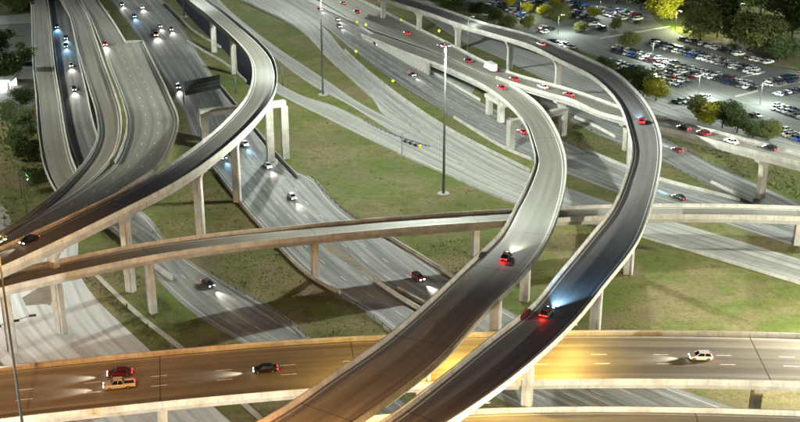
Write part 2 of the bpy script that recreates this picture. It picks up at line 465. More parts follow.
# wide road of the upper middle: K (east freeway at grade)
KU = [(270, -28), (306, -6), (340, 15), (372, 35), (436, 75), (470, 96), (530, 126), (586, 151), (627, 168), (660, 180), (740, 202), (820, 226)]
KL = [(190, -25), (270, -2), (318, 22), (350, 48), (392, 80), (454, 118), (505, 149), (530, 160), (567, 174), (619, 193), (700, 216), (800, 248)]
A, B, z = strip('highway_road', KU, KL, M['road'], label='wide grey highway with lane streaks crossing the top')
lines('highway_markings', A, B, z, [(.05, None, .22, 0, 1), (.95, None, .22, .3, 1)]+[(f, D1, .2, 0, 1) for f in (.22, .39, .56, .73)], 'white lane markings of the wide highway')
JU = [(255, -16), (318, 22), (345, 52), (353, 60), (405, 101), (454, 133), (530, 173), (569, 188), (613, 203), (713, 233), (820, 265)]
JL = [(205, -14), (257, 8), (300, 30), (330, 60), (371, 97), (385, 118), (440, 169), (515, 203), (570, 218), (645, 238), (800, 285)]
A, B, z = strip('exit_road', JU, JL, M['road_pale'], label='pale exit roadway with several lanes below the highway')
lines('exit_road_markings', A, B, z, [(.07, None, .2, .25, 1), (.93, None, .2, 0, 1)]+[(f, D1, .2, 0, 1) for f in (.36, .65)], 'white lane markings of the exit roadway')
A, B, z = strip('connector_road', [(212, -8), (235, 15), (278, 48), (331, 83), (357, 101), (420, 134), (470, 160)], [(190, -8), (225, 22), (262, 46), (275, 58), (313, 86), (351, 106), (396, 135), (450, 165)], M['road_pale'], label='narrow connector road between two grass strips')
lines('connector_markings', A, B, z, [(.12, None, .18, 0, .9), (.88, None, .18, 0, .9)], 'edge lines of the connector road')
A, B, z = strip('slip_road', [(262, 70), (278, 83), (308, 98), (330, 104), (364, 120), (420, 146), (500, 184)], [(256, 82), (262, 86), (301, 106), (330, 120), (362, 136), (400, 154), (480, 188)], M['road_pale'], label='pale slip road joining the exit roadway from behind the curved flyover')
lines('slip_road_markings', A, B, z, [(.12, None, .18, .1, .9), (.88, None, .18, .1, .95)], 'edge lines of the slip road')
# frontage roads lower left (P) and bright intersection (Q)
A, B, z = strip('frontage_road', [(40, 120), (60, 190), (100, 225), (128, 245), (150, 272), (175, 298), (205, 322), (245, 345), (340, 410), (380, 440)], [(95, 110), (115, 190), (148, 216), (165, 238), (185, 258), (212, 275), (245, 294), (278, 313), (315, 343), (400, 400), (450, 440)], M['road'], label='frontage road below the left flyovers')
lines('frontage_markings', A, B, z, [(.1, None, .2, 0, 1), (.9, None, .2, 0, 1), (.5, D1, .2, 0, 1)], 'lane markings of the frontage road')
A, B, z = strip('crossing_pavement', [(-40, 230), (-45, 280), (-30, 330), (14, 375), (60, 430)], [(80, 222), (78, 250), (80, 275), (96, 299), (114, 317), (155, 355), (240, 430)], M['crossing'], label='wide pale concrete intersection in the lower left')
lines('crossing_markings', A, B, z, [(.93, None, .2, 0, 1), (.35, D1, .2, .3, 1), (.55, None, .2, .55, .8), (.7, D1, .2, .3, 1)], 'worn lane markings of the intersection')
strip('corner_island', [(22, 298), (48, 282), (68, 268)], [(26, 306), (46, 304), (50, 306)], M['dirt'], label='small dirt island under the left flyover', z=.06)
strip('sidewalk', [(90, 272), (136, 316), (183, 353), (262, 424)], [(96, 272), (142, 315), (190, 352), (270, 424)], M['walk'], label='thin concrete sidewalk crossing the lower left grass', z=.09)
# cross street top left, service road right, outer roads
A, B, z = strip('cross_street', [(-60, 17), (0, 16), (40, 12), (90, 0)], [(-60, 30), (0, 25), (50, 22), (110, 12)], M['road_pale'], label='pale street crossing under the left viaducts')
A, B, z = strip('dark_street', [(-60, 30), (0, 26), (48, 23)], [(-60, 40), (0, 34), (50, 40)], M['asphalt'], label='dark asphalt street at the left edge')
strip('dark_lot', [(-60, 44), (0, 38), (34, 36)], [(-60, 130), (0, 120), (36, 104)], M['asphalt'], label='dark unlit lot left of the straight viaduct')
strip('painted_shade_patch', [(176, 0), (192, 20), (206, 34), (226, 52), (246, 84)], [(192, -6), (212, 20), (238, 40), (262, 90)], mat('painted_shade_black', (.006, .008, .008), .25)[0], label='patch of ground painted black for the shade under the curved flyover')  # ground painted near black for the shade below the curved flyover
strip('corner_lot', [(-20, 195), (-5, 200), (8, 212)], [(-20, 240), (0, 232), (12, 224)], M['road_pale'], label='pale pavement corner at the left edge')
A, B, z = strip('service_road', [(400, -20), (440, 8), (475, 28), (530, 52), (600, 76), (655, 96), (700, 113), (800, 142), (850, 156)], [(385, -10), (420, 14), (465, 43), (500, 58), (545, 80), (600, 101), (650, 116), (720, 133), (850, 167)], M['road_pale'], label='pale service road behind the raised freeway')
A, B, z = strip('underpass_road', [(540, 92), (600, 118), (665, 138), (708, 163), (750, 181), (820, 213)], [(540, 104), (600, 136), (640, 152), (665, 163), (712, 188), (760, 208), (800, 226)], M['road'], label='grey road running beneath the raised freeway on the right')
lines('underpass_markings', A, B, z, [(.1, None, .2, 0, 1), (.9, None, .2, 0, 1)], 'edge lines of the road beneath the freeway')
# car park
strip('car_park_pavement', [(455, -12), (520, -12), (640, -6), (655, 20), (700, 44), (750, 62), (790, 70), (860, 78)], [(462, 6), (478, 18), (560, 44), (610, 62), (665, 100), (730, 128), (800, 150), (860, 166)], M['asphalt'], label='dark asphalt car park with rows of cars', z=.004)

# ------------------------------------------------------------------ flyovers
def stem(mb, p, ang, ztop, w=2.4, d=1.8, cap='hammer', capw=6.0, z0=0.0):
    H = ztop-z0
    co, si = math.cos(ang), math.sin(ang)
    def ring(a, b, z):
        c = .18*min(a, b)
        pts = [(-a+c, -b), (a-c, -b), (a, -b+c), (a, b-c), (a-c, b), (-a+c, b), (-a, b-c), (-a, -b+c)]
        return [(p.x+x*co-y*si, p.y+x*si+y*co, z) for x, y in pts]
    fh = 2.6 if cap == 'hammer' else 0
    mb.loft([ring(w/2, d/2, z0-.5), ring(w/2, d/2, ztop-fh-.9)]+([ring(w/2*1.08, d/2, ztop-fh)] if fh else [ring(w/2, d/2, ztop-.9)]))
    cb = MB()
    if cap == 'hammer':
        cb.loft([ring(w/2*1.08, d/2+.01, ztop-fh), ring(w/2+.5, d/2+.02, ztop-fh+.9), ring(capw/2-.3, d/2+.06, ztop-.95), ring(capw/2, d/2+.08, ztop-.8), ring(capw/2, d/2+.08, ztop)])
    else:
        cb.loft([ring(w/2+.05, d/2+.05, ztop-.9), ring(capw/2, d/2+.15, ztop-.85), ring(capw/2, d/2+.15, ztop)])
    return cb
def flyover(name, label, path, piers, gd=1.8, m='deck', bars=((1, None, None), (-1, None, None)), z_abut=None, lanes=(), edge=(1.2, -1.2), dashfrom=None, girders=None, pier_w=2.4, pier_d=1.8, cap='hammer', capw=5.5, joints=(), mark='line'):
    base = Vector((path.c[0].x, path.c[0].y, 0))
    root = empty(name, base); tag(root, label, 'flyover')
    mb = MB(); slab(mb, path, th=.3, inset=.05); mb.build('road_deck', M[m], root)
    for sd, a0, a1 in bars:
        mb = MB(); sweep(mb, path, BAR, a0, a1, side=sd); mb.m = 1
        a = (a0 or 0)+3
        while a < (a1 or path.L)-1:
            sweep(mb, path, BARJ, a, a+.13, side=sd); a += 6.1
        o = mb.build('barrier', [M['barrier'], M['girder']], root)
    h = min(path.h)
    if girders is None: girders = [-(h-1.6), 0, h-1.6] if h > 5.5 else [-(h-1.45), h-1.45]
    for gx in girders:
        mb = MB()
        sweep(mb, path, [(gx-.95, -.3), (gx-.65, -.3-gd), (gx+.65, -.3-gd), (gx+.95, -.3)]); mb.build('girder', M['girder'], root)
    # lines painted along both edges
    mb = MB()
    for e in edge: line(mb, path, 0, frac=None, wd=.18) if False else None
    for sd in (1, -1):
        pr = None
        for i, a in enumerate(path.s):
            p, n, hh = path.pt(a); o = sd*(hh-abs(edge[0]))
            r = [mb.vert((p.x+n.x*(o+k), p.y+n.y*(o+k), p.z+.012)) for k in (-.09, .09)]
            if pr: mb.face((pr[0], r[0], r[1], pr[1]))
            pr = r
    mb.build('edge_line', M[mark], root)
    if lanes: dashes(path, lanes, root)
    for jt in piers:
        a = jt if isinstance(jt, (int, float)) else path.near(jt)
        p, nn, hh = path.pt(a); ang = math.atan2(nn.y, nn.x)
        zt = p.z-.3-gd
        if zt < 2.0: continue
        mb = MB(); cb = stem(mb, p, ang, zt, pier_w, pier_d, cap, min(capw, 2*hh-.8)); c = mb.build('column', M['column'], root)
        dp = MB(); dv = Vector((-nn.y, nn.x, 0))*(pier_d/2+.12); dv = dv if (p+dv).y < (p-dv).y else -dv; dv += nn*pier_w*.32
        dp.tube([(p.x+dv.x, p.y+dv.y, 0), (p.x+dv.x, p.y+dv.y, zt-(3.4 if cap == 'hammer' else 1))], .11, 6); o = dp.build('drain_pipe', M['girder'], c); o.location = (0, 0, 0)
        o = cb.build('column_cap', M['column'], c); o.location = (0, 0, 0)
        # bearings show as small blocks between cap and girders; expansion joint over the pier
        jb = MB(); ss = MB()
        q = [(p+nn*s1*(hh-.5)+Vector((-nn.y, nn.x, 0))*s2*.09) for s1, s2 in ((1, -1), (1, 1), (-1, 1), (-1, -1))]
        jb.v = [(v.x, v.y, p.z+.02) for v in q]; jb.face((0, 1, 2, 3)); jb.build('expansion_joint', M['joint'], root)
    return root
def P5(rows): return [tuple(r) for r in rows]
# A: curved flyover, upper left, sweeping to the left edge
pA = Path([(150, -34, 172, -36, 15), (186, 0, 206, 0, 17), (207, 18, 228, 15, 18.5), (238, 45, 262, 45, 20.5), (251.5, 61, 273, 62, 21.5), (253, 77, 277, 79, 22), (249, 93, 274, 97, 22.3), (239, 108, 265, 112, 22.5), (200, 145, 238, 140, 22.8), (150, 180, 186, 178, 23.3), (83, 214, 121, 212, 23.8), (0, 252, 20, 261, 24), (-60, 277, -40, 288, 24)])
flyover('curved_flyover', 'curved concrete flyover with a tight bend, passing over the central freeway to the left edge', pA,
        [(213, 12), (232, 30), (236, 136), (195, 162), (128, 203), (48, 243), (-30, 276)], lanes=(), gd=1.9, pier_w=2.3)
# D: long horizontal ramp across the middle
pD = Path([(-40, 287, -30, 299, 17), (0, 276, 8, 289, 17), (60, 263, 62, 277, 16.8), (130, 249, 132, 262, 16), (200, 238.5, 201, 251, 14.8), (314, 226, 315, 240, 12.5), (400, 219, 401, 231.5, 11.4), (476, 214, 477, 226, 10.6), (530, 211, 531, 222.5, 10), (600, 207.5, 600, 219.5, 9.5), (650, 206.5, 650, 218.5, 9.2), (740, 206, 740, 219.5, 9), (800, 207, 800, 222.5, 8.8), (860, 209, 860, 226, 8.8)])
flyover('middle_flyover', 'long level flyover crossing the picture from left to right at mid height', pD,
        [(146, 252), (315, 233), (477, 220), (636, 213), (798, 214), (10, 281)], gd=1.35, pier_w=1.7, pier_d=1.7, cap='box', capw=2.6, lanes=())
# E: wide bottom deck with orange light
pE = Path([(-60, 379, -60, 431, 15), (0, 370, 0, 424, 15), (100, 360, 100, 413, 15), (200, 351, 200, 402.5, 15), (308, 342.5, 308, 393.5, 15), (400, 338, 400, 388, 15), (500, 335.5, 500, 385, 15), (600, 334.5, 600, 383, 15), (700, 335.5, 700, 383, 15), (800, 338, 800, 385, 15), (870, 341, 870, 388, 15)])
hE = pE.h[0]; print('E half width', hE)
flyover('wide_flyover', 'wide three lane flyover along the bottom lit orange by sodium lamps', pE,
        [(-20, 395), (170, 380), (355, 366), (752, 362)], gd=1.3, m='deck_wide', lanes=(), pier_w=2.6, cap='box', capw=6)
wide = [o for o in C.objects if o.name == 'wide_flyover'][0]
dashes(pE, (1.4, -2.3), wide, a0=pE.near((30, 392)), a1=pE.L, dz=.012, wide=1.9)
# F: second deck at the very bottom right
pF = Path([(330, 424, 330, 470, 10), (420, 417, 420, 462, 10), (500, 412, 500, 458, 10), (600, 410.5, 600, 456, 10), (700, 411.5, 700, 457, 10), (800, 414.5, 800, 460, 10), (870, 417, 870, 463, 10)])
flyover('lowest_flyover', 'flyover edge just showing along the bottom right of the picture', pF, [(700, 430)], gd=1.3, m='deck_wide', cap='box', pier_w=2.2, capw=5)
# M: raised freeway top right
pM = Path([(300, -30, 248, -28, 0.1), (361, 0, 306, 0, 0.1), (402, 21, 372, 31, 1.2), (447, 43, 425, 49, 4.2), (480, 60, 467, 66.5, 7), (501, 69, 508, 84, 8.8), (551, 84, 560, 100, 10.2), (580, 93, 585, 107, 10.8), (610, 104, 617, 121, 11.5), (650, 115, 657, 129.5, 12.5), (700, 128, 706, 142, 13.6), (750, 141, 757, 155, 14.8), (800, 154, 808, 168, 15.6), (870, 172, 880, 186, 16.5)], varw=True)
aG = pM.near((506, 77))
flyover('raised_freeway', 'raised freeway with traffic climbing from the top middle to the right edge', pM,
        [(560, 93), (625, 115), (762, 149)], gd=1.7, m='deck', bars=((1, None, None), (-1, aG+1, None)) , lanes=(), capw=7, girders=[-3.2, 0, 3.2])
# R2: branch that leaves the raised freeway and swings down to the bottom left
pR2 = Path([(372, 31, 366, 38, 1.1), (425, 49, 410, 56, 4.1), (467, 66.5, 450, 71, 6.9), (507, 84, 480, 85, 9.0), (528, 97, 500, 98, 11), (541, 108, 512, 109, 12), (552, 123, 525, 126, 13.2), (562, 144, 532, 146, 14.2), (566.5, 164, 535, 163, 15), (565.5, 187, 528, 183, 15.8), (560, 211, 514, 211, 17), (549, 240, 499, 237, 18.2), (525, 275, 470, 264, 19.8), (486, 314, 418, 314, 22), (443, 361, 374, 350, 24), (398, 396, 318, 388, 25.2), (356, 425, 268, 422, 26), (300, 458, 205, 455, 26.5)], varw=True)
a2 = pR2.near((495, 91))
flyover('branching_flyover', 'curving flyover that branches off the raised freeway and sweeps down to the bottom centre', pR2,
        [(548, 135), (538, 240), (498, 272), (433, 350), (335, 412)], gd=1.9, m='deck', bars=((1, a2, None), (-1, 0, None)) , lanes=())
# R3: highest flyover
pR3 = Path([(366, -16, 345, -14, 11.8), (411, 0, 384, 0, 12.5), (446, 11, 427, 14, 13), (478, 22, 466, 28, 13.7), (521, 33, 510, 41, 14.8), (545, 41, 536, 50, 15.4), (589, 60, 566, 65, 16.4), (613, 72, 590, 77, 17.2), (633, 89, 606, 90, 18), (649, 108, 620, 108, 19), (659, 130, 628, 131, 18.7), (662, 154, 631.5, 154, 18.6), (659, 180, 624.5, 180, 18.6), (651, 211, 611, 211, 18.9), (637, 245, 588, 240, 19.5), (605, 287, 556, 278, 21), (581, 317, 525, 315, 22.5), (545, 353, 480, 350, 24), (500, 389, 428, 392, 25.5), (450, 423, 372, 433, 26.5), (390, 462, 300, 478, 27)], varw=True)
flyover('highest_flyover', 'highest curving flyover arching from the top centre round to the bottom', pR3,
        [(385, -5), (418, 8), (457, 21), (508, 38), (556, 58), (633, 108), (636, 205), (601, 262), (440, 432)], gd=1.9, m='deck_dark', lanes=(), capw=5.0)
hf = [o for o in C.objects if o.name == 'highest_flyover'][0]
pz = pR3.pt(pR3.near((512, 353)))
pp = Vector((23.9, 190.1, 0)); ang_ = math.atan2(pz[1].y, pz[1].x); mb = MB(); cb = stem(mb, pp, ang_, pz[0].z-2.15, 1.9, 1.4, 'box', 2.2); c_o = mb.build('column', M['column'], hf); cbo = cb.build('column_cap', M['column'], c_o); cbo.location = (0, 0, 0)
# G: viaducts at the top left
pG1 = Path([(24, -30, 41, -30, 5), (30, 0, 48, 0, 5), (33, 68, 55, 68, 6.5), (36.5, 95, 59, 95, 7), (40, 135, 65, 135, 7.5), (45.5, 168, 74, 168, 8), (58, 196, 92, 194, 8), (80, 222, 120, 214, 7)])
flyover('straight_viaduct', 'straight pale viaduct at the far left running towards the camera', pG1, [], gd=1.2)
pG2 = Path([(42, -20, 62, -20, 3.5), (52, 20, 70, 20, 4), (57, 68, 81, 68, 5), (60.5, 90, 86.5, 90, 5.5), (66, 130, 97, 134, 6), (76, 165, 112, 165, 6)])
r = empty('sunken_road', pG2.c[0]); mb = MB(); slab(mb, pG2, th=.8, inset=.1)
bpy.data.objects.remove(r); o = mb.build('sunken_road', M['road']); tag(o, 'lower road with oncoming cars between two viaducts', kind='structure')
for sd in (1, -1):
    mb = MB(); sweep(mb, pG2, BAR, side=sd); tag(mb.build('road_barrier', M['barrier']), 'concrete barrier on the %s side of the low road between viaducts' % ('left' if sd < 0 else 'right'), 'barrier')
pG3 = Path([(48, -34, 66, -34, 7), (60, 0, 78, 0, 8), (70, 18, 88.5, 18, 9), (76, 43, 97.5, 43, 10.5), (83, 70, 106, 68, 12), (89, 90, 114, 90, 13.2), (96, 115, 121, 112, 14.5), (97.5, 138, 121.5, 138, 16), (88, 159, 113, 160, 17.2), (57.5, 194, 84, 188, 19), (33, 213, 60, 203, 20), (0, 237, 28, 221, 21), (-60, 278, -30, 255, 22)], varw=True)
pG4n = Path([(64, -34, 84, -34, 8), (80, 0, 98, 0, 9), (91, 20, 112, 20, 10), (101, 44, 127, 44, 11.15)], varw=True)
pG4 = Path([(101, 44.2, 144, 43.4, 11.15), (109, 68, 156, 68, 12.4), (122, 102, 172, 102, 14.3), (126.5, 121, 179, 121, 15.4), (124, 141, 174, 143, 16.6), (113, 165, 160, 167, 17.9), (84, 188, 127, 189, 19.4), (60, 203, 99, 207, 20.4), (28, 221, 50, 230, 21), (-30, 255, -5, 255, 22)], varw=True)
aj = pG3.near((101, 163)); ak = pG4.near((138, 166))
flyover('left_viaduct', 'pale curving viaduct second from the left that merges with its wider neighbour', pG3, [(75, 30), (100, 90)], gd=1.5, bars=((-1, None, None), (1, None, aj)), girders=[-2, 2])
bv = flyover('broad_viaduct', 'broad grey viaduct with a stepped edge beside the central freeway', pG4, [(110, 40), (150, 110)], gd=1.5, bars=((-1, None, ak-2), (1, None, None)), girders=[-2.2, 2.2], m='deck_broad', lanes=(-1.9, 1.9))
gb = empty('narrow_viaduct', (pG4n.c[0].x, pG4n.c[0].y, 0)); tag(gb, 'narrow upper length of the broad viaduct before its step', 'flyover')
mb = MB(); slab(mb, pG4n, th=.3, inset=.05); mb.build('road_deck', M['deck'], gb)
for sd in (1, -1): mb = MB(); sweep(mb, pG4n, BAR, side=sd); mb.build('barrier', M['barrier'], gb)
p0, n0, h0 = pG4.pt(.3); p1, n1, h1 = pG4n.pt(pG4n.L)
e0 = max((p0+n0*h0, p0-n0*h0), key=lambda v: v.x); e1 = max((p1+n1*h1, p1-n1*h1), key=lambda v: v.x)
mb = MB(); dd_ = e1-e0; mb.box(((e0.x+e1.x)/2, (e0.y+e1.y)/2, e0.z+.33), (dd_.length, .3, 1.3), math.atan2(dd_.y, dd_.x)); mb.build('end_barrier', M['barrier'], bv)

# retaining wall faces under the climbing start of the branch
def wallstrip(path, side, a0, a1, label, inset=.15, name='retaining_wall'):
    mb = MB(); ss = [a0]+[x for x in path.s if a0 < x < a1]+[a1]; rows = []
    for a in ss:
        p, n, h = path.pt(a); o = side*(h-inset); o2 = side*(h-inset-.5)
        rows.append([(p.x+n.x*o, p.y+n.y*o, -.3), (p.x+n.x*o, p.y+n.y*o, p.z-.34), (p.x+n.x*o2, p.y+n.y*o2, p.z-.34), (p.x+n.x*o2, p.y+n.y*o2, -.3)])
    mb.loft(rows); root = empty(name, path.pt(a0)[0]*1.0); root.location.z = 0
    tag(root, label, 'wall')
    mb.build('wall_face', M['girder'], root)
    # precast panels, each a piece
    pw = 3.0; a = a0; alt = 0
    while a+pw < a1:
        p, n, h = path.pt(a+pw/2)
        top = p.z-.5
        if top > .6:
            q = p+n*side*(h-inset+.03)
            pb = MB(); pb.local = True; pb.box((0, 0, top/2), (.10, pw-.12, top)); pb.build('panel', M['barrier'], root)
            o = C.objects[-1]; o.location = Vector((q.x, q.y, 0))-Vector(root.location); o.rotation_euler = (0, 0, math.atan2(n.y, n.x))
        a += pw
    return root
a1w = pR2.near((440, 66))
sgn = -1
for s_ in (1,):
    # which side of the branch faces the camera
    p, n, h = pR2.pt(60); side = 1 if (p+n*h).y < (p-n*h).y else -1
wallstrip(pR2, side, 2, a1w, 'long pale retaining wall carrying the branch as it leaves the highway')
p, n, h = pM.pt(60); sideM = 1 if (p+n*h).y > (p-n*h).y else -1
wallstrip(pM, sideM, 30, pM.near((485, 62)), 'retaining wall along the back of the raised freeway')

strip('slope_paving', [(352, 22), (372, 34), (402, 53), (436, 75), (456, 88), (470, 96)], [(350, 12), (372, 27), (405, 45), (440, 64), (462, 76), (478, 84)], M['road_pale'], label='pale sloping concrete at the foot of the retaining wall', z=.05)
# straddle bent: beam carried by two columns beside the central freeway
def bent(label, ends, zt, bw=2.2, bh=2.0, cols=((0.0, 1.0))):
    a, b = at(*ends[0], zt), at(*ends[1], zt); root = empty('straddle_bent', (a.x, a.y, 0)); tag(root, label, 'bridge support')
    d = (b-a); ang = math.atan2(d.y, d.x); mid = (a+b)/2
    mb = MB(); mb.box((mid.x, mid.y, zt-bh/2), (d.length, bw, bh), ang); mb.build('beam', M['column'], root)
    for t in cols:
        p = a+d*t
        mb = MB(); mb.box((p.x, p.y, (zt-bh)/2), (2.4, 1.9, zt-bh), ang); mb.build('column', M['column'], root)
bent('straddle bent with a long beam under the curved flyover across the freeway', ((199, 110), (285, 100)), 20.0, cols=(.05, .80, .98))
bent('straddle bent under the raised freeway behind the branching flyover', ((509, 121), (566, 107)), 10.2, cols=(.04, .6, .96))
bent('straddle bent at the gore under the branching flyover', ((487, 93), (505, 104)), 7.6, bw=2, bh=1.4, cols=(.15, .8))

# ------------------------------------------------------------------ ground barriers and guardrails
def gbar(pts, label, z=0.0, h=1.0, name='concrete_barrier', m='barrier', w=.7):
    c = cr([at(x, y, z) for x, y in pts], 5); pa = Path.__new__(Path); pa.c = c; pa.n = normals(c); pa.h = [0]*len(c); pa.s = arc(c); pa.L = pa.s[-1]
    mb = MB(); sweep(mb, pa, [(-w/2, 0), (-w/2, .08), (-w/3, .35), (-.17, h), (.17, h), (w/3, .35), (w/2, .08), (w/2, 0)])
    tag(mb.build(name, M[m]), label, 'barrier')
def rail(pts, label, posts=4.0):
    c = cr([at(x, y, 0) for x, y in pts], 4); pa = Path.__new__(Path); pa.c = c; pa.n = normals(c); pa.h = [0]*len(c); pa.s = arc(c); pa.L = pa.s[-1]
    root = empty('guardrail', c[0]); tag(root, label, 'guardrail')
    mb = MB(); sweep(mb, pa, [(-.05, .45), (.05, .52), (0, .6), (.05, .68), (-.05, .76)]); mb.build('rail', M['steel'], root)
    a = 0; pm = None
    while a < pa.L:
        p, n, h = pa.pt(a)
        if pm is None:
            k = MB(); k.box((0, 0, .4), (.18, .2, .8)); pm = k.mesh('post', M['darksteel'])
        inst(pm, 'post', root, p-Vector(root.location)); a += posts
gbar([(306, -6), (340, 14), (372, 34.5), (436, 75), (480, 101)], 'median barrier between the highway and the raised freeway wall')
gbar([(345, 51), (362, 67), (405, 101), (454, 133), (530, 172)], 'long white barrier dividing the exit roadway from the grass strip')
gbar([(454, 118), (505, 149), (531, 160)], 'short barrier where the highway goes behind the branching flyover')
gbar([(205, -14), (257, 8), (300, 30), (330, 60), (371, 97)], 'barrier along the top of the pale sloping wall')
gbar([(385, 104), (420, 133)], 'short worn barrier in the gore of the exit roadway', m='girder')
gbar([(398, 154), (440, 172), (515, 204), (570, 219), (645, 238), (700, 254), (800, 284), (830, 293)], 'low curb barrier along the bottom of the exit roadway', h=.6)
gbar([(586, 151), (627, 168), (660, 180), (740, 201)], 'barrier beside the underpass road behind the highest flyover')
gbar([(711, 183), (730, 192), (752, 202)], 'short thick white barrier nose by the tall pier', w=.8)
gbar([(575, 118), (597, 128), (615, 138)], 'small white barrier glimpsed under the raised freeway')
gbar([(216, 81), (254, 128), (272, 150), (298, 178)], 'dark barrier on the right side of the central freeway', m='girder')
gbar([(165, 4), (180, 18), (192, 30), (206, 39), (221, 48)], 'curved barrier between the freeway and the painted dark patch', w=.9)
gbar([(187, 41), (206, 53), (225, 64), (246, 82)], 'barrier along the near side of the painted dark patch')
gbar([(212, 168), (250, 215), (310, 277), (340, 294)], 'barrier on the left side of the central freeway by the grass')
gbar([(375, 281), (398, 297), (424, 313), (470, 342)], 'thick orange lit barrier in the middle of the central freeway', w=.8, h=1.1)
gbar([(398, 290), (426, 306), (460, 328)], 'thin barrier beside the thick one in the central freeway')
gbar([(360, 222), (400, 245), (457, 280), (500, 306)], 'barrier on the right of the central freeway below the long flyover')
gbar([(106, 224), (125, 240), (151, 264), (174, 280)], 'dark low wall between the two roads at the left', m='girder', w=1.4, h=1.2)
rail([(312, 178), (325, 193), (345, 212), (362, 223)], 'guardrail along the grass at the bend of the freeway')
rail([(355, 52), (392, 80), (420, 98), (454, 118)], 'guardrail beside the yellow signs on the highway edge')
rail([(212, 274), (245, 295), (278, 313), (312, 342)], 'guardrail on the right of the frontage road')
rail([(337, 295), (367, 313), (395, 335)], 'guardrail where the freeway passes under the wide flyover')
rail([(663, 138), (690, 153), (720, 168), (745, 178)], 'guardrail above the underpass road')
rail([(665, 164), (690, 176), (710, 186)], 'guardrail below the underpass road near the red car')
rail([(364, 122), (396, 137), (430, 148)], 'guardrail in the exit roadway beside the crash cushion', posts=3)

# ------------------------------------------------------------------ vehicles
def car_parts(kind):
    """local meshes: x forward, y left, z up; returns dict"""
    K = {'sedan': dict(L=4.7, W=1.84, belt=.92, roof=1.42, hood=.86, trunk=.98, cab=(-1.75, -1.05, .45, 1.2)),
         'suv': dict(L=4.5, W=1.86, belt=1.0, roof=1.6, hood=.96, trunk=1.04, cab=(-2.1, -1.5, .35, 1.15)),
         'pickup': dict(L=5.7, W=2.0, belt=1.12, roof=1.86, hood=1.12, trunk=1.12, cab=(-.85, -.6, .85, 1.5))}[kind]
    L, W = K['L'], K['W']; hl, hw = L/2, W/2
    body = MB()
    def sec(x, hwid, zb, zt, r=.12):
        return [(x, -hwid+.06, zb), (x, -hwid, zb+.15), (x, -hwid, zt-.16), (x, -hwid+r, zt), (x, hwid-r, zt), (x, hwid, zt-.16), (x, hwid, zb+.15), (x, hwid-.06, zb)]
    ca, cb_, cc, cd = K['cab']
    if kind == 'pickup':
        # cab and hood body, then an open bed with walls
        st = [(-.9, hw, .35, K['belt']), (.9, hw, .32, K['belt']), (1.5, hw, .32, K['hood']+.02), (2.45, hw-.05, .32, K['hood']-.06), (2.8, hw-.18, .4, K['hood']-.2), (2.85, hw-.3, .45, .8)]
        body.loft([sec(*s_) for s_ in st])
        body.box((-1.85, 0, .62), (1.95, W-.1, .3))
        for s_ in (-1, 1): body.box((-1.86, s_*(hw-.06), .93), (1.9, .11, .5))
        body.box((-2.8, 0, .88), (.1, W-.06, .58)); body.box((-.96, 0, 1.0), (.08, W-.1, .4)); body.box((-2.9, 0, .5), (.16, W-.2, .2))
    else:
        rear = K['trunk']
        st = [(-hl, hw-.32, .5, rear-.34), (-hl+.05, hw-.15, .36, rear-.14), (-hl+.4, hw-.04, .28, rear), (-1.2, hw, .25, K['belt']), (.4, hw, .25, K['belt']), (1.15, hw, .25, K['hood']+.04), (hl-.55, hw-.05, .26, K['hood']-.08), (hl-.12, hw-.18, .3, K['hood']-.22), (hl, hw-.34, .42, K['hood']-.38)]
        body.loft([sec(*s_) for s_ in st], smooth=False)
    # roof and pillars
    rz = K['roof']; rw = hw-.26
    body.box(((cb_+cc)/2, 0, rz+.0), (cc-cb_+.1, rw*2-.02, .06))
    zt = rz-.02; zb = K['belt']-.03
    for s_ in (-1, 1):
        for (x0, x1) in ((ca, cb_), (cd, cc)):
            body.tube([(x0, s_*(hw-.09), zb), (x1, s_*(rw-.02), zt)], .05, 5)
        body.tube([((ca+cd)/2-.1, s_*(hw-.08), zb), ((cb_+cc)/2-.1, s_*(rw+.0), zt)], .045, 5)
        body.box((cd-.25, s_*(hw+.08), zb+.12), (.16, .18, .12))
    gl = MB()
    def gs(x0, x1): pass
    lo = [(ca, hw-.11), (cd, hw-.11)]; hi = [(cb_, rw), (cc, rw)]
    gv = [(ca, -(hw-.1), zb), (cd, -(hw-.1), zb), (cd, hw-.1, zb), (ca, hw-.1, zb), (cb_, -rw+.02, zt), (cc, -rw+.02, zt), (cc, rw-.02, zt), (cb_, rw-.02, zt)]
    gl.v = gv
    for q in ((3, 2, 1, 0), (4, 5, 6, 7), (0, 1, 5, 4), (1, 2, 6, 5), (2, 3, 7, 6), (3, 0, 4, 7)): gl.face(q)
    wheels = []
    for x in ((L*.31, -L*.29)):
        for s_ in (-1, 1): wheels.append((x, s_*(hw-.1), .34))
    return K, body, gl, wheels
MESH = {}
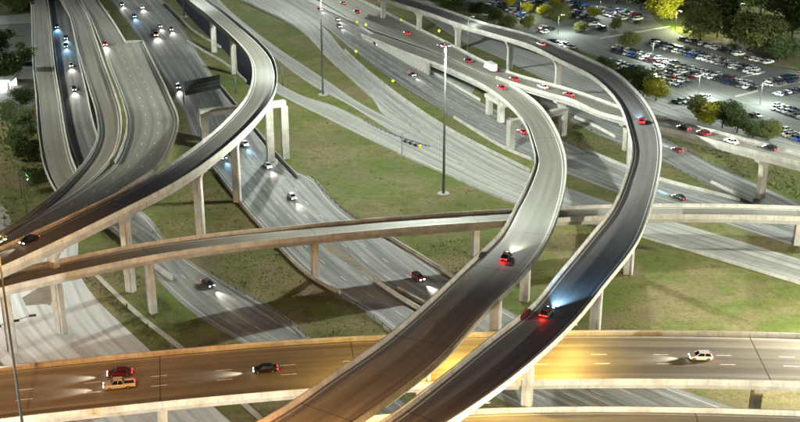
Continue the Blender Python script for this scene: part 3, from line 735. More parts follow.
for kd in ('sedan', 'suv', 'pickup'):
    K, body, gl, wheels = car_parts(kd)
    MESH[kd] = dict(K=K, body=body.mesh('body', M['paint']), glass=gl.mesh('windows', M['glass']), wheels=wheels)
    # far, parked version: one mesh
    one = MB(); one.v = list(body.v); one.f = list(body.f); one.mi = [0]*len(body.f); one.sm = [False]*len(body.f)
    b = len(one.v); one.v += gl.v; one.m = 1
    for f in gl.f: one.face([b+i for i in f])
    one.m = 2
    for (x, y, zz) in wheels: one.tube([(x, y-.12, zz), (x, y+.12, zz)], .33, 8)
    one.m = 3
    hl = K['L']/2
    for s_ in (-1, 1):
        one.box((hl-.1, s_*(K['W']/2-.36), K['hood']-.3), (.14, .36, .14))
    one.m = 4
    for s_ in (-1, 1):
        one.box((-hl+.06, s_*(K['W']/2-.34), K['trunk']-.3), (.14, .34, .16))
    if kd == 'pickup':
        lb = MB(); lb.box((-1.87, 0, .80), (1.8, K['W']-.32, .04)); MESH[kd]['liner'] = lb.mesh('bed_liner', M['trim'])
    MESH[kd]['parked'] = one.mesh('parked_car', [M['paint'], M['glass'], M['tyre'], M['headoff'], M['tailoff']])
t = MB(); t.tube([(0, -.12, 0), (0, .12, 0)], .34, 14); MESH['tyre'] = t.mesh('tyre', M['tyre'])
t = MB(); t.tube([(0, -.125, 0), (0, .125, 0)], .2, 10); MESH['rim'] = t.mesh('rim', M['rim'])
for nm, mm in (('head', 'head'), ('headblue', 'headblue'), ('tail', 'tail')):
    t = MB(); t.box((0, 0, 0), (.12, .36, .15)); MESH[nm] = t.mesh('headlight' if 'head' in nm else 'tail_light', M[mm])
COL = {'beige': (.42, .38, .3), 'white': (.75, .75, .73), 'black': (.012, .013, .015), 'red': (.42, .012, .02), 'silver': (.42, .43, .43), 'grey': (.14, .145, .15), 'blue': (.03, .09, .33), 'gold': (.50, .50, .47), 'dark blue': (.015, .03, .09), 'dark red': (.13, .008, .012), 'dark grey': (.05, .052, .056)}
def beam(parent, x, z, power, col, wide=46, tilt=8):
    l = bpy.data.lights.new('headlight_beam', 'SPOT'); l.energy = power; l.color = col; l.spot_size = math.radians(wide); l.spot_blend = 1.0; l.shadow_soft_size = .15
    o = bpy.data.objects.new('headlight_beam', l); C.objects.link(o); o.parent = parent; o.location = (x, 0, z)
    o.rotation_euler = (0, -PI/2+math.radians(-9)+PI, 0) if False else (0, math.radians(-90+tilt), 0)
    return o
def vehicle(kind, color, px, py, z, heading, label, cat='car', blue=False, power=2500, scale=1.0, name=None, group='vehicles driving on the interchange'):
    p = at(px, py, z); q = at(px+heading[0], py+heading[1], z); ang = math.atan2(q.y-p.y, q.x-p.x)
    return vehicle_at(kind, color, p, ang, label, cat, blue, power, scale, name, group)
def vehicle_at(kind, color, p, ang, label, cat, blue, power, scale, name, group):
    root = empty(name or {'sedan': 'sedan_car', 'suv': 'sport_utility_car', 'pickup': 'pickup_truck'}[kind], p+Vector((0, 0, .02)), ang); tag(root, label, cat, group)
    mm = MESH[kind]; K = mm['K']
    b = inst(mm['body'], 'body', root); b.color = (*COL[color], 1); inst(mm['glass'], 'windows', root)
    if 'liner' in mm: inst(mm['liner'], 'bed_liner', root)
    for x in mm['wheels']:
        w_ = inst(MESH['tyre'], 'wheel', root, x); inst(MESH['rim'], 'rim', w_)
    hl = K['L']/2
    for s_ in (-1, 1):
        inst(MESH['headblue' if blue else 'head'], 'headlight', root, (hl-.08 if kind != 'pickup' else 2.82, s_*(K['W']/2-.38), K['hood']-.28))
        inst(MESH['tail'], 'tail_light', root, (-hl+.02 if kind != 'pickup' else -2.84, s_*(K['W']/2-.32), K['trunk']-.28))
    beam(root, hl+.15, .75, power*(1.0 if power > 12000 else 1.5), (.30, .62, 1) if blue else (1, .93, .82), 50 if power > 12000 else 38, 3.0 if power > 12000 else 3.5)
    if power > 20000:
        tl_ = bpy.data.lights.new('tail_glow', 'POINT'); tl_.energy = 70; tl_.color = (1, .03, .03); tl_.shadow_soft_size = .3
        to = bpy.data.objects.new('tail_glow', tl_); C.objects.link(to); to.parent = root; to.location = (-hl-.35, 0, .7)
    return root
def on(path, px, py, off, fwd, kind, color, label, **k):
    a = path.near((px, py)); p, n, h = path.pt(a, off); 
    # refine lateral offset so that the car stands at the traced pixel
    best = min([o_*.25 for o_ in range(-int(h*4)+5, int(h*4)-4)], key=lambda o_: (lambda q: (q[0]-px)**2+(q[1]-py)**2)(proj(path.pt(a, o_)[0])))
    p, n, h = path.pt(a, best); ang = math.atan2(n.y, n.x)-PI/2
    if not fwd: ang += PI
    return vehicle_at(kind, color, p, ang, label, k.get('cat', 'car'), k.get('blue', False), k.get('power', 2500), 1, k.get('name'), 'vehicles driving on the interchange')
# on the wide bottom deck (path runs left to right, traffic goes left)
on(pE, 269, 371, 0, False, 'sedan', 'black', 'black sedan alone in the middle lane of the orange lit wide flyover', power=3000)
on(pE, 118, 375, 0, False, 'sedan', 'dark red', 'dark red car just behind and above the pickup on the wide flyover', power=3000)
on(pE, 116, 387, 0, False, 'pickup', 'gold', 'tan pickup truck driving left beside a dark red car', cat='pickup truck', power=3000)
on(pE, 700, 359.5, 0, False, 'suv', 'white', 'white sport utility car on the right half of the wide flyover', power=3500)
on(pA, 29, 244, 0, True, 'sedan', 'black', 'black sedan on the curved flyover near the left edge', power=1500)
on(pR2, 507, 255, 0, False, 'sedan', 'black', 'black car with glowing red tail lights on the branching flyover', power=26000)
on(pR3, 547, 313, 0, False, 'suv', 'dark grey', 'dark car on the highest flyover throwing a blue headlight pool', blue=True, power=48000)
on(pR3, 641, 121, 0, False, 'sedan', 'red', 'red car climbing the bend of the highest flyover', blue=True, power=9000)
on(pR3, 541, 45, 0, False, 'sedan', 'white', 'white car on the highest flyover beside the car park', power=3000)
for args in [
 ('red', 407, 36, 'sedan', 'leftmost bright red car on the raised freeway', 'car'), ('grey', 441, 49, 'sedan', 'grey car just left of the tall lamp mast head on the raised freeway', 'car'),
 ('dark red', 468, 62, 'suv', 'dark red car right of the slim street light on the raised freeway', 'car'), ('red', 514, 78.5, 'sedan', 'red car beside the gore nose of the raised freeway', 'car'),
 ('white', 543, 88, 'sedan', 'white car in the shadowy lane of the raised freeway past the gore', 'car'), ('red', 569, 97, 'sedan', 'deep red car about to pass under the highest flyover', 'car'),
 ('black', 683, 126.5, 'sedan', 'black car first right of the highest flyover on the raised freeway', 'car'), ('dark red', 702, 130, 'suv', 'dark red van on the raised freeway between a black and a white car', 'van'),
 ('white', 730, 139, 'sedan', 'white car on the right part of the raised freeway', 'car'), ('black', 770, 150.5, 'suv', 'black car with bright tail lights nearest the right edge on the raised freeway', 'car')]:
    c_, x, y, kd, lb, ct = args
    on(pM, x, y, 0, False, kd, c_, lb, cat=ct, power=1500)
on(pR2, 501, 87.5, 0, False, 'sedan', 'red', 'red car on the branching flyover opposite the gore nose', power=1500)
for (kd, c_, x, y, hd, lb, pw, bl, ct) in [
 ('sedan', 'white', 268, 167, (24, 28), 'white car on the central freeway above another white car', 4000, False, 'car'),
 ('sedan', 'silver', 292, 198, (24, 24), 'silver car lower on the central freeway nearing the long flyover', 4000, False, 'car'),
 ('sedan', 'dark blue', 223, 158, (24, 30), 'dark blue car half hidden behind the curved flyover', 3000, True, 'car'),
 ('sedan', 'white', 245, 145, (24, 30), 'pale car close behind the flyover pier on the central freeway', 2500, True, 'car'),
 ('suv', 'dark red', 418, 279, (24, 17), 'dark red car on the central freeway with a bright beam ahead', 8000, False, 'car'),
 ('sedan', 'black', 208, 285, (24, 18), 'black car on the frontage road at the lower left', 4500, False, 'car'),
 ('suv', 'dark grey', 178, 88, (14, 30), 'dark car beside the broad viaduct on the central freeway', 4500, False, 'car'),
 ('sedan', 'blue', 134, 17, (18, 26), 'blue car with cyan headlights at the top of the central freeway', 3500, True, 'car'),
 ('sedan', 'silver', 160, 27, (18, 26), 'silver car just above the box truck at the top', 3000, False, 'car'),
 ('sedan', 'dark grey', 171, 30, (18, 26), 'dark grey car right of the box truck at the top', 3000, False, 'car'),
 ('sedan', 'white', 142, 8, (18, 26), 'white car with a long headlight glow at the top of the central freeway', 4000, False, 'car'),
 ('sedan', 'grey', 122, 5, (16, 26), 'grey car at the top left of the central freeway', 3000, False, 'car'),
 ('sedan', 'black', 376, 45, (30, 19), 'black car on the highway below the yellow sign', 2000, False, 'car'),
 ('sedan', 'dark red', 412, 75.5, (30, 19), 'dark red car on the highway left of the tall lamp mast', 2500, False, 'car'),
 ('sedan', 'red', 320, 10, (30, 19), 'red car beside the tall mast shaft at the top', 2000, False, 'car'),
 ('sedan', 'white', 337, 20, (30, 19), 'upper of two pale cars right of the tall mast at the top', 2000, False, 'car'),
 ('sedan', 'grey', 339, 27, (30, 19), 'lower of two cars right of the tall mast at the top', 2000, False, 'car'),
 ('sedan', 'red', 522, 133, (-30, -17), 'red car glimpsed under the branching flyover', 1500, False, 'car'),
 ('sedan', 'black', 679, 199, (-30, -12), 'black car with cyan headlights just above the long flyover at the right', 9000, True, 'car'),
 ('sedan', 'dark red', 677, 151.5, (-30, -14), 'dark red car on the underpass road right of the highest flyover', 4000, False, 'car'),
 ]:
    vehicle(kd, c_, x, y, .1, hd, lb, ct, bl, pw)
for x, y, c_, lb in ((343, 4, 'silver', 'silver car at the very top right of the mast'), (357, 15, 'dark red', 'maroon car at the top of the raised freeway start')):
    on(pM, x, y, 0, False, 'sedan', c_, lb, power=1200)
for x, y, c_, bl, lb in ((57, 28, 'dark blue', True, 'farthest car on the sunken road with cyan lights'), (66, 38, 'black', True, 'second farthest car on the sunken road'), (66, 46, 'dark grey', True, 'third car on the sunken road in the blue glow'), (71, 65, 'silver', False, 'silver car fourth along the sunken road'), (74, 91, 'dark grey', False, 'nearest car on the sunken road')):
    on(pG2, x, y, 0, True, 'sedan', c_, lb, blue=bl, power=4000)
on(pG4, 97, 9, 0, True, 'sedan', 'red', 'red car at the top of the broad viaduct', power=4000)
# white box truck on the raised freeway; orange and white truck on the central freeway
def truck(p, ang, boxc, cabc, label, power):
    root = empty('box_truck', p+Vector((0, 0, .02)), ang); tag(root, label, 'truck', 'vehicles driving on the interchange')
    b = MB(); b.local = True; b.box((-1.0, 0, 2.1), (6.2, 2.4, 2.6)); b.box((-1, 0, .72), (6.4, 1.0, .2)); o = b.build('cargo_box', M['paint'], root); o.color = (*boxc, 1)
    b = MB(); b.local = True
    b.loft([[(2.2, -1.1, .5), (2.2, 1.1, .5), (2.2, 1.1, 2.3), (2.2, -1.1, 2.3)], [(3.1, -1.1, .5), (3.1, 1.1, .5), (3.1, 1.0, 2.3), (3.1, -1.0, 2.3)], [(3.6, -1.08, .5), (3.6, 1.08, .5), (3.6, 1.05, 1.35), (3.6, -1.05, 1.35)], [(4.3, -.95, .55), (4.3, .95, .55), (4.3, .9, 1.2), (4.3, -.9, 1.2)]])
    o = b.build('cab', M['paint'], root); o.color = (*cabc, 1)
    b = MB(); b.local = True; b.loft([[(3.14, -.95, 2.24), (3.14, .95, 2.24), (3.6, 1.0, 1.42), (3.6, -1.0, 1.42)], [(3.17, -.95, 2.26), (3.17, .95, 2.26), (3.64, 1.0, 1.44), (3.64, -1.0, 1.44)]]); b.build('windscreen', M['glass'], root)
    for x in (3.0, -2.6, -1.6):
        for s_ in (-1, 1): w_ = inst(MESH['tyre'], 'wheel', root, (x, s_*1.0, .45)); w_.scale = (1.3, 1.3, 1.3); inst(MESH['rim'], 'rim', w_)
    for s_ in (-1, 1): inst(MESH['head'], 'headlight', root, (4.3, s_*.7, .85)); inst(MESH['tail'], 'tail_light', root, (-4.12, s_*.9, 1.0))
    beam(root, 4.5, 1.0, power, (1, .93, .82))
a = pM.near((494, 67)); p, n_, h = pM.pt(a); 
truck(pM.pt(a, -1.0)[0] if False else p, math.atan2(n_.y, n_.x)-PI/2+PI, (.75, .76, .76), (.75, .76, .76), 'white box truck on the raised freeway near the gore', 1500)
p = at(155, 35, .1); q = at(173, 62, .1)
truck(p, math.atan2(q.y-p.y, q.x-p.x), (.12, .12, .13), (.8, .42, .22), 'dark box truck with an orange and white cab on the central freeway', 9000)

# ------------------------------------------------------------------ lamp masts
LSIGN = -1
def batwing(l, k=1.0, maxr=4.5):
    """street luminaire optics: light spread so that ground around the mast is lit evenly out to a cut-off"""
    l.use_nodes = True; t = l.node_tree; e = t.nodes['Emission']
    tc = t.nodes.new('ShaderNodeTexCoord'); sp = t.nodes.new('ShaderNodeSeparateXYZ'); t.links.new(tc.outputs['Normal'], sp.inputs[0])
    ab = N(t, 'ShaderNodeMath', operation='MULTIPLY', inp={1: LSIGN}); t.links.new(sp.outputs[2], ab.inputs[0])
    cut = N(t, 'ShaderNodeMapRange', interpolation_type='SMOOTHSTEP', inp={1: .2, 2: .42, 3: 0, 4: 1}); t.links.new(ab.outputs[0], cut.inputs[0])
    mx = N(t, 'ShaderNodeMath', operation='MAXIMUM', inp={1: .36}); t.links.new(ab.outputs[0], mx.inputs[0])
    pw = N(t, 'ShaderNodeMath', operation='POWER', inp={1: -2.3}); t.links.new(mx.outputs[0], pw.inputs[0])
    ml = N(t, 'ShaderNodeMath', operation='MULTIPLY', inp={1: k}); t.links.new(pw.outputs[0], ml.inputs[0])
    m2 = N(t, 'ShaderNodeMath', operation='MULTIPLY'); t.links.new(ml.outputs[0], m2.inputs[0]); t.links.new(cut.outputs[0], m2.inputs[1]); t.links.new(m2.outputs[0], e.inputs['Strength'])
def mast(p, h, label, power, col=(.93, 1, .88), lampm='lamp', ring=True, bat=True, pm='steel', tk=1.0):
    root = empty('lamp_mast', p); tag(root, label, 'lamp mast')
    mb = MB(); mb.local = True; mb.tube([(0, 0, 0), (0, 0, h*.5), (0, 0, h)], [.42*tk, .33*tk, .2*tk], 12); mb.build('pole', M[pm], root)
    mb = MB(); mb.local = True; mb.tube([(0, 0, -.2), (0, 0, .35)], [2.0, 1.8], 16); mb.build('footing', M['walk'], root)
    mb = MB(); mb.local = True
    mb.tube([(1.0*math.cos(k*PI/6), 1.0*math.sin(k*PI/6), h-.6) for k in range(13)], .07, 6, cap=False)
    mb.tube([(-1, 0, h-.6), (1, 0, h-.6)], .05, 6); mb.tube([(0, -1, h-.6), (0, 1, h-.6)], .05, 6); mb.build('lamp_ring', M['steel'], root)
    for k in range(8):
        c, s = math.cos(k*PI/4), math.sin(k*PI/4)
        hb = MB(); hb.local = True; hb.tube([(c*1.35, s*1.35, h-.35), (c*1.35, s*1.35, h-.75)], [.16, .36], 8); o = hb.build('luminaire', M['steel'], root)
        lb = MB(); lb.local = True; lb.tube([(c*1.35, s*1.35, h-.76), (c*1.35, s*1.35, h-.86)], [.30, .26], 8); l_ = lb.build('lens', M[lampm], o)
    l = bpy.data.lights.new('mast_light', 'POINT'); l.energy = power; l.color = col; l.shadow_soft_size = .9
    if bat: batwing(l)
    o = bpy.data.objects.new('mast_light', l); C.objects.link(o); o.parent = root; o.location = (0, 0, h-1.6)
    return root
mast(at(443.5, 194), 47, 'tall lamp mast standing in the grass in the middle of the picture', MAST_W*1.3)
mast(at(323, 95), 47, 'tall lamp mast in the upper grass strip with its head above the frame', MAST_W*1.2)
mast(Vector((at(22, 422, 16.5).x, at(22, 422, 16.5).y, 0)), 52, 'dark lamp mast shaft crossing the lower left corner', MAST_W*.25, col=(1, .5, .15), lampm='lampor', pm='darksteel', tk=.7)
for (x, y, h, lb, k, c_) in ((178, 400, 47, 'right', 1.0, 0), (-195, 470, 47, 'left', .8, 0), (235, 600, 47, 'far right', .9, 0), (-60, 690, 47, 'far middle', 1.0, 0), (140, 290, 40, 'near right', 1.0, 0), (-150, 330, 47, 'near left', .75, 1)):  # masts added out of view to spread light over roads and decks
    mast(Vector((x, y, 0)), h, 'unseen lamp mast added outside the picture to the %s' % lb, MAST_W*k, col=(.93, 1, .88) if not c_ else (1, .97, .80))
mast(at(184, 17), 47, 'lamp mast beside the painted dark patch at the top left with its head above the frame', MAST_W*.4)
def fill_light(x, y, h, power, col, label):  # lamps added out of view to fill fascias, columns and lower decks
    root = empty('street_light', (x, y, 0)); tag(root, label, 'street light')  # added fill light out of view, not a street light of the place
    mb = MB(); mb.local = True; mb.tube([(0, 0, 0), (0, 0, h)], [.2, .12], 8); mb.build('pole', M['steel'], root)
    mb = MB(); mb.local = True; mb.tube([(0, 0, h), (0, 1.5, h+.3), (0, 3, h+.3)], .08, 6); mb.build('arm', M['steel'], root)
    mb = MB(); mb.local = True; mb.box((0, 3.2, h+.25), (.5, 1.0, .2)); o = mb.build('lamp_head', M['steel'], root)
    l = bpy.data.lights.new('street_light_lamp', 'POINT'); l.energy = power; l.color = col; l.shadow_soft_size = .5  # lamp of the added fill light
    o = bpy.data.objects.new('street_light_lamp', l); C.objects.link(o); o.parent = root; o.location = (0, 3.2, h-.2)
for x, y, h, pw, col, lb in ((-95, 158, 14, 110000, (.95, 1, .92), 'lower left'), (-30, 150, 13, 26000, (1, .97, .86), 'bottom left of centre'), (35, 140, 17, 60000, (.96, 1, .93), 'bottom right of centre'), (100, 150, 20, 60000, (.93, 1, .93), 'lower right'),
     (-116, 208, 27, 13000, (1, .36, .05), 'left above the wide flyover'), (-113, 250, 14, 17000, (.93, 1, .97), 'left of the pale intersection'), (-12, 134, 34, 30000, (1, .45, .14), 'bottom near the branching flyover'), (-58, 128, 31, 52000, (1, .42, .09), 'bottom left beside the wide flyover'), (40, 128, 29, 75000, (1, .58, .10), 'bottom beside the lowest flyover'), (112, 212, 31, 220000, (1, .93, .74), 'right on the wide flyover')):
    fill_light(x, y, h, pw, col, 'unseen fill light added outside the picture at the '+lb)

# ------------------------------------------------------------------ trees
def tree_meshes(seed, W, H, nleaf, leaf, lm):
    rnd = random.Random(seed); tr = MB(); tr.local = True
    th = H*.32
    tr.tube([(0, 0, -.2), (.1, 0, th*.6), (0, .1, H*.7)], [.28, .22, .06], 7)
    blobs = []
    for k in range(11):
        a = rnd.uniform(0, 2*PI); r = W/2*rnd.uniform(.15, .72); zc = rnd.uniform(th*1.1, H*.86); blobs.append((r*math.cos(a), r*math.sin(a), zc, rnd.uniform(.18, .34)*W))
        tr.tube([(0, 0, th*rnd.uniform(.7, 1.1)), (r*.5*math.cos(a), r*.5*math.sin(a), zc*.75), (r*math.cos(a), r*math.sin(a), zc)], [.12, .07, .02], 5)
    cr_ = MB()
    for k in range(nleaf):
        bx, by, bz, br = rnd.choice(blobs)
        while True:
            d = Vector((rnd.gauss(0, 1), rnd.gauss(0, 1), rnd.gauss(0, 1)))
            if d.length > .1: break
        d.normalize(); rr = br*rnd.uniform(.45, 1.12)
        c = Vector((bx, by, bz))+Vector((d.x*rr, d.y*rr, d.z*rr*.75))
        u = Vector((rnd.gauss(0, 1), rnd.gauss(0, 1), rnd.gauss(0, .5))).normalized(); v = u.orthogonal().normalized()
        s = leaf*rnd.uniform(.6, 1.5)
        i = len(cr_.v); cr_.v += [tuple(c+u*s), tuple(c+v*s*.6), tuple(c-u*s), tuple(c-v*s*.6)]; cr_.face((i, i+1, i+2, i+3))
    return tr.mesh('trunk', M['bark']), cr_.mesh('crown', lm)
TREES = {}
for nm, lm in (('dark', 'leaf_dark'), ('olive', 'leaf_olive'), ('yellow', 'leaf_yellow')):
    TREES[nm] = [tree_meshes(hash(nm) % 97+k if False else {'dark': 10, 'olive': 20, 'yellow': 30}[nm]+k, 10, 9, 5200, .30, M[lm]) for k in range(3)]
def tree(px, py, wpx, kind, label, k=0, z=0, name='tree', group='trees around the car park'):
    p = at(px, py, z); sc = 1.15*wpx/(FPX/math.sqrt(p.x**2+p.y**2+CAMH**2))/10
    root = empty(name, p, random.uniform(0, 6)); tag(root, label, 'tree', group)
    a, b = TREES[kind][k % 3]
    for me, nn in ((a, 'trunk'), (b, 'crown')):
        o = inst(me, nn, root); o.scale = (sc, sc, sc*(.85+.1*(k % 3)))
tl = [
 (662, 21, 30, 'yellow', 'bright yellow green lit tree beside the entrance of the car park'),
 (700, 40, 34, 'olive', 'olive tree lit at its left edge near the orange car'),
 (717, 37, 36, 'dark', 'dark round tree above the first row of parked cars'),
 (735, 42, 36, 'dark', 'dark tree left of the lit bushes above the parked cars'),
 (748, 50, 34, 'olive', 'leafy green lit tree right above the first parked row'),
 (764, 54, 34, 'olive', 'green tree over the right end of the first parked row'),
 (780, 60, 30, 'dark', 'dark tree on the brown island right of the first row'),
 (792, 40, 40, 'dark', 'dark tree mass at the right edge'),
 (640, 10, 30, 'dark', 'dark tree at the top left of the bright yellow tree'),
 (615, 4, 34, 'dark', 'dark tree at the top edge above the car park corner'),
 (690, 8, 40, 'dark', 'dark tree at the top edge with a lit lawn below'),
 (725, 10, 44, 'dark', 'very dark tree at the top right'),
 (760, 18, 46, 'dark', 'large black tree below the top right corner'),
 (784, 4, 40, 'dark', 'dark tree in the top right corner'),
 (742, 0, 46, 'dark', 'dark tree behind the others at the top right'),
 (620, 84, 22, 'dark', 'dark bushy tree behind the bend of the highest flyover'),
 (632, 88, 22, 'dark', 'second dark bushy tree by the flyover bend'),
 (643, 97, 24, 'dark', 'dark tree left of the lit olive one by the flyover bend'),
 (656, 101, 24, 'yellow', 'lit olive yellow tree by the flyover bend below the parked cars'),
 (607, 74, 16, 'dark', 'small dark tree at the left end of the hedge by the flyover'),
 (698, 121, 22, 'olive', 'pale olive tree left end of the clump above the raised freeway'),
 (710, 125, 24, 'yellow', 'yellow green tree in the clump above the raised freeway'),
 (722, 128, 24, 'dark', 'dark tree in the clump above the raised freeway'),
 (737, 133, 24, 'dark', 'dark tree right of the clump centre above the raised freeway'),
 (752, 138, 24, 'dark', 'dark tree near the right end of the clump above the raised freeway'),
 (768, 141, 20, 'olive', 'small olive tree at the right end above the raised freeway'),
 (510, 8, 11, 'yellow', 'small yellow tree leftmost in the car park'),
 (527, 13, 11, 'yellow', 'small yellow tree second from left in the car park'),
 (543, 18, 12, 'yellow', 'small yellow tree in front of the olive pair in the car park'),
 (556, 9, 10, 'yellow', 'small yellow tree third along the far row of the car park'),
 (594, 18, 12, 'yellow', 'small yellow tree at the top middle of the car park'),
 (528, 29, 13, 'olive', 'olive tree standing alone above the flyover in the car park'),
 (560, 24, 19, 'olive', 'wide olive tree among the parked cars'),
 (581, 33, 12, 'olive', 'small olive tree right of the wide olive one'),
 (615, 30, 12, 'olive', 'small olive tree left of the curb line'),
 (629, 49, 16, 'olive', 'olive tree at the left end of the long double row'),
 (440, 4, 24, 'dark', 'dark tree left of the street light at the top'), (462, 6, 24, 'dark', 'dark tree behind the street light at the top'),
 (420, -2, 26, 'dark', 'dark tree at the top edge above the highest flyover'), (478, 17, 18, 'dark', 'dark shrub tree behind the flyover parapet'),
 (494, 24, 16, 'dark', 'dark shrub right of the street light behind the parapet'), (508, 31, 15, 'olive', 'olive shrub behind the parapet of the highest flyover'),
 (12, 84, 38, 'dark', 'big dark green tree left of the straight viaduct'), (22, 110, 22, 'dark', 'dark tree in the shade of the straight viaduct'),
 (24, 135, 22, 'dark', 'dark tree next to the viaduct at the left'), (28, 162, 24, 'dark', 'lower dark tree along the viaduct'), (38, 190, 22, 'dark', 'lowest dark tree by the viaduct end'),
 (18, 14, 30, 'dark', 'dark tree above the pale street at the top left'), (-2, 60, 34, 'dark', 'dark tree cut by the left edge'),
 (12, 124, 20, 'dark', 'broad dark tree between the dark lot and the viaduct'), (18, 150, 20, 'dark', 'dark tree in the middle of the row left of the viaduct'), (26, 64, 22, 'dark', 'dark tree between the canopy and the viaduct'),
 (58, 6, 14, 'dark', 'dark tree between the two viaducts at the top'),
]
for k, (x, y, wpx, kd, lb) in enumerate(tl): tree(x, y, wpx, kd, lb, k)
# weeds scattered over the verges: countless, one object
wd = MB(); rnd = random.Random(3)
def inpoly(x, y, P):
    c = False; j = len(P)-1
    for i in range(len(P)):
        if (P[i][1] > y) != (P[j][1] > y) and x < (P[j][0]-P[i][0])*(y-P[i][1])/(P[j][1]-P[i][1])+P[i][0]: c = not c
        j = i
    return c
verges = [([(150, 235), (200, 150), (248, 222), (335, 297), (392, 336), (330, 345), (215, 272), (165, 236)], 4200, .62), ([(100, 272), (125, 262), (148, 285), (200, 330), (236, 352), (192, 352)], 1200, .6),
          ([(82, 275), (90, 275), (178, 352), (158, 354)], 500, .8), ([(262, 118), (300, 108), (395, 158), (510, 206), (400, 238), (345, 210), (300, 175)], 1500, .55),
          ([(410, 245), (500, 236), (470, 285)], 500, .6), ([(560, 300), (640, 250), (800, 292), (800, 336), (560, 334)], 1200, .32), ([(0, 100), (36, 100), (45, 190), (0, 235)], 900, 1.3), ([(665, 130), (800, 175), (800, 200), (720, 165)], 900, 1.2),
          ([(570, 120), (618, 138), (618, 160), (575, 145)], 400, .8)]
for P, cnt, sz in verges:
    W = [at(x, y, 0) for x, y in P]; P2 = [(v.x, v.y) for v in W]; x0 = min(p[0] for p in P2); x1 = max(p[0] for p in P2); y0 = min(p[1] for p in P2); y1 = max(p[1] for p in P2)
    made = 0; tries = 0
    while made < cnt and tries < cnt*8:
        tries += 1
        x = rnd.uniform(x0, x1); y = rnd.uniform(y0, y1)
        if not inpoly(x, y, P2): continue
        made += 1; s = sz*rnd.uniform(.12, .5)**1.0
        if rnd.random() < .04: s *= 2.2
        for q in range(4):
            a = rnd.uniform(0, 2*PI); dx, dy = math.cos(a)*s, math.sin(a)*s; i = len(wd.v)
            wd.v += [(x-dy*.4, y+dx*.4, -.02), (x+dy*.4, y-dx*.4, -.02), (x+dx+dy*.2, y+dy-dx*.2, s*rnd.uniform(.5, 1.3)), ]
            wd.face((i, i+1, i+2))
tag(wd.build('weeds', M['weed']), 'tufts of weeds and rough grass on the verges between the roads', 'grass', kind='stuff')

# ------------------------------------------------------------------ parked cars
def park_row(x0, y0, x1, y1, rowdesc, side, pitch=2.6, fill=.97, curb=False):
    a, b = at(x0, y0), at(x1, y1); d = (b-a); L = d.length; d.normalize(); nrm = Vector((-d.y, d.x, 0))*side
    ang = math.atan2(nrm.y, nrm.x); k = 0; t = 1.3
    ordn = 1
    while t < L:
        if random.random() < fill:
            kd = random.choice(['sedan', 'sedan', 'suv', 'suv', 'pickup']); c_ = random.choice(['white']*5+['silver']*5+['black']*5+['grey']*3+['dark grey']*4+['dark blue']*2+['red', 'blue', 'beige', 'dark red'])
            o = bpy.data.objects.new('parked_car', MESH[kd]['parked']); C.objects.link(o)
            jj = random.uniform(-.2, .2)
            p = a+d*t+nrm*jj
            o.location = (p.x, p.y, .02); o.rotation_euler = (0, 0, ang+(PI if random.random() < .3 else 0)+random.uniform(-.04, .04)); o.color = (*COL[c_], 1)
            kn = {'sedan': 'sedan', 'suv': 'tall car', 'pickup': 'pickup truck'}[kd]
            suf = {1: 'st', 2: 'nd', 3: 'rd'}.get(ordn % 10 if ordn % 100 not in (11, 12, 13) else 0, 'th')
            tag(o, '%s %s %d%s from left in %s' % (c_, kn, ordn, suf, rowdesc), 'pickup truck' if kd == 'pickup' else 'car', 'cars parked in the car park'); ordn += 1
        t += pitch
def dbl(x0, y0, x1, y1, desc, **k):
    park_row(x0+1, y0-1.6, x1+1, y1-1.6, 'back half of '+desc, 1, **k); park_row(x0-1, y0+1.9, x1-1, y1+1.9, 'front half of '+desc, -1, **k)
park_row(680, 39, 741, 56, 'row under the dark trees', 1); park_row(746, 58.5, 773, 65, 'row beside the brown island', 1)
dbl(650, 43, 757, 73, 'second double row'); dbl(613, 49, 756, 89, 'long central double row'); dbl(608, 63, 688, 86, 'double row behind bushes')
park_row(674, 104, 708, 98, 'short row behind the flyover bend', 1); dbl(766, 84, 812, 76, 'striped curb row')
park_row(736, 119, 763, 116, 'row above the freeway trees', 1); dbl(774, 107, 812, 119, 'right edge row'); dbl(770, 128, 812, 143, 'lowest right row')
dbl(548, 43, 575, 51, 'row beside highest flyover'); dbl(497, 3, 530, 18, 'far left row', fill=.85); dbl(532, 3, 590, 19, 'far middle row', fill=.8)
dbl(562, 2, 640, 22, 'far right row', fill=.85); park_row(480, 10, 488, 16, 'tiny row at the far left', 1); park_row(497, 17, 512, 21, 'small group at the left', 1)
park_row(585, 22, 605, 30, 'sparse middle row', 1, fill=.6); park_row(520, 4, 560, -4, 'topmost row', 1)
dbl(486, 5, 500, 11, 'small far left cluster'); dbl(600, 8, 640, 19, 'upper middle row', fill=.9); dbl(540, 30, 552, 33, 'pair row near lone tree', fill=.8); dbl(655, 66, 700, 80, 'gap filling middle row', fill=.8); park_row(776, 96, 800, 90, 'upper right corner row', 1); dbl(700, 92, 730, 101, 'row left of the five', fill=.7) if 0 else None
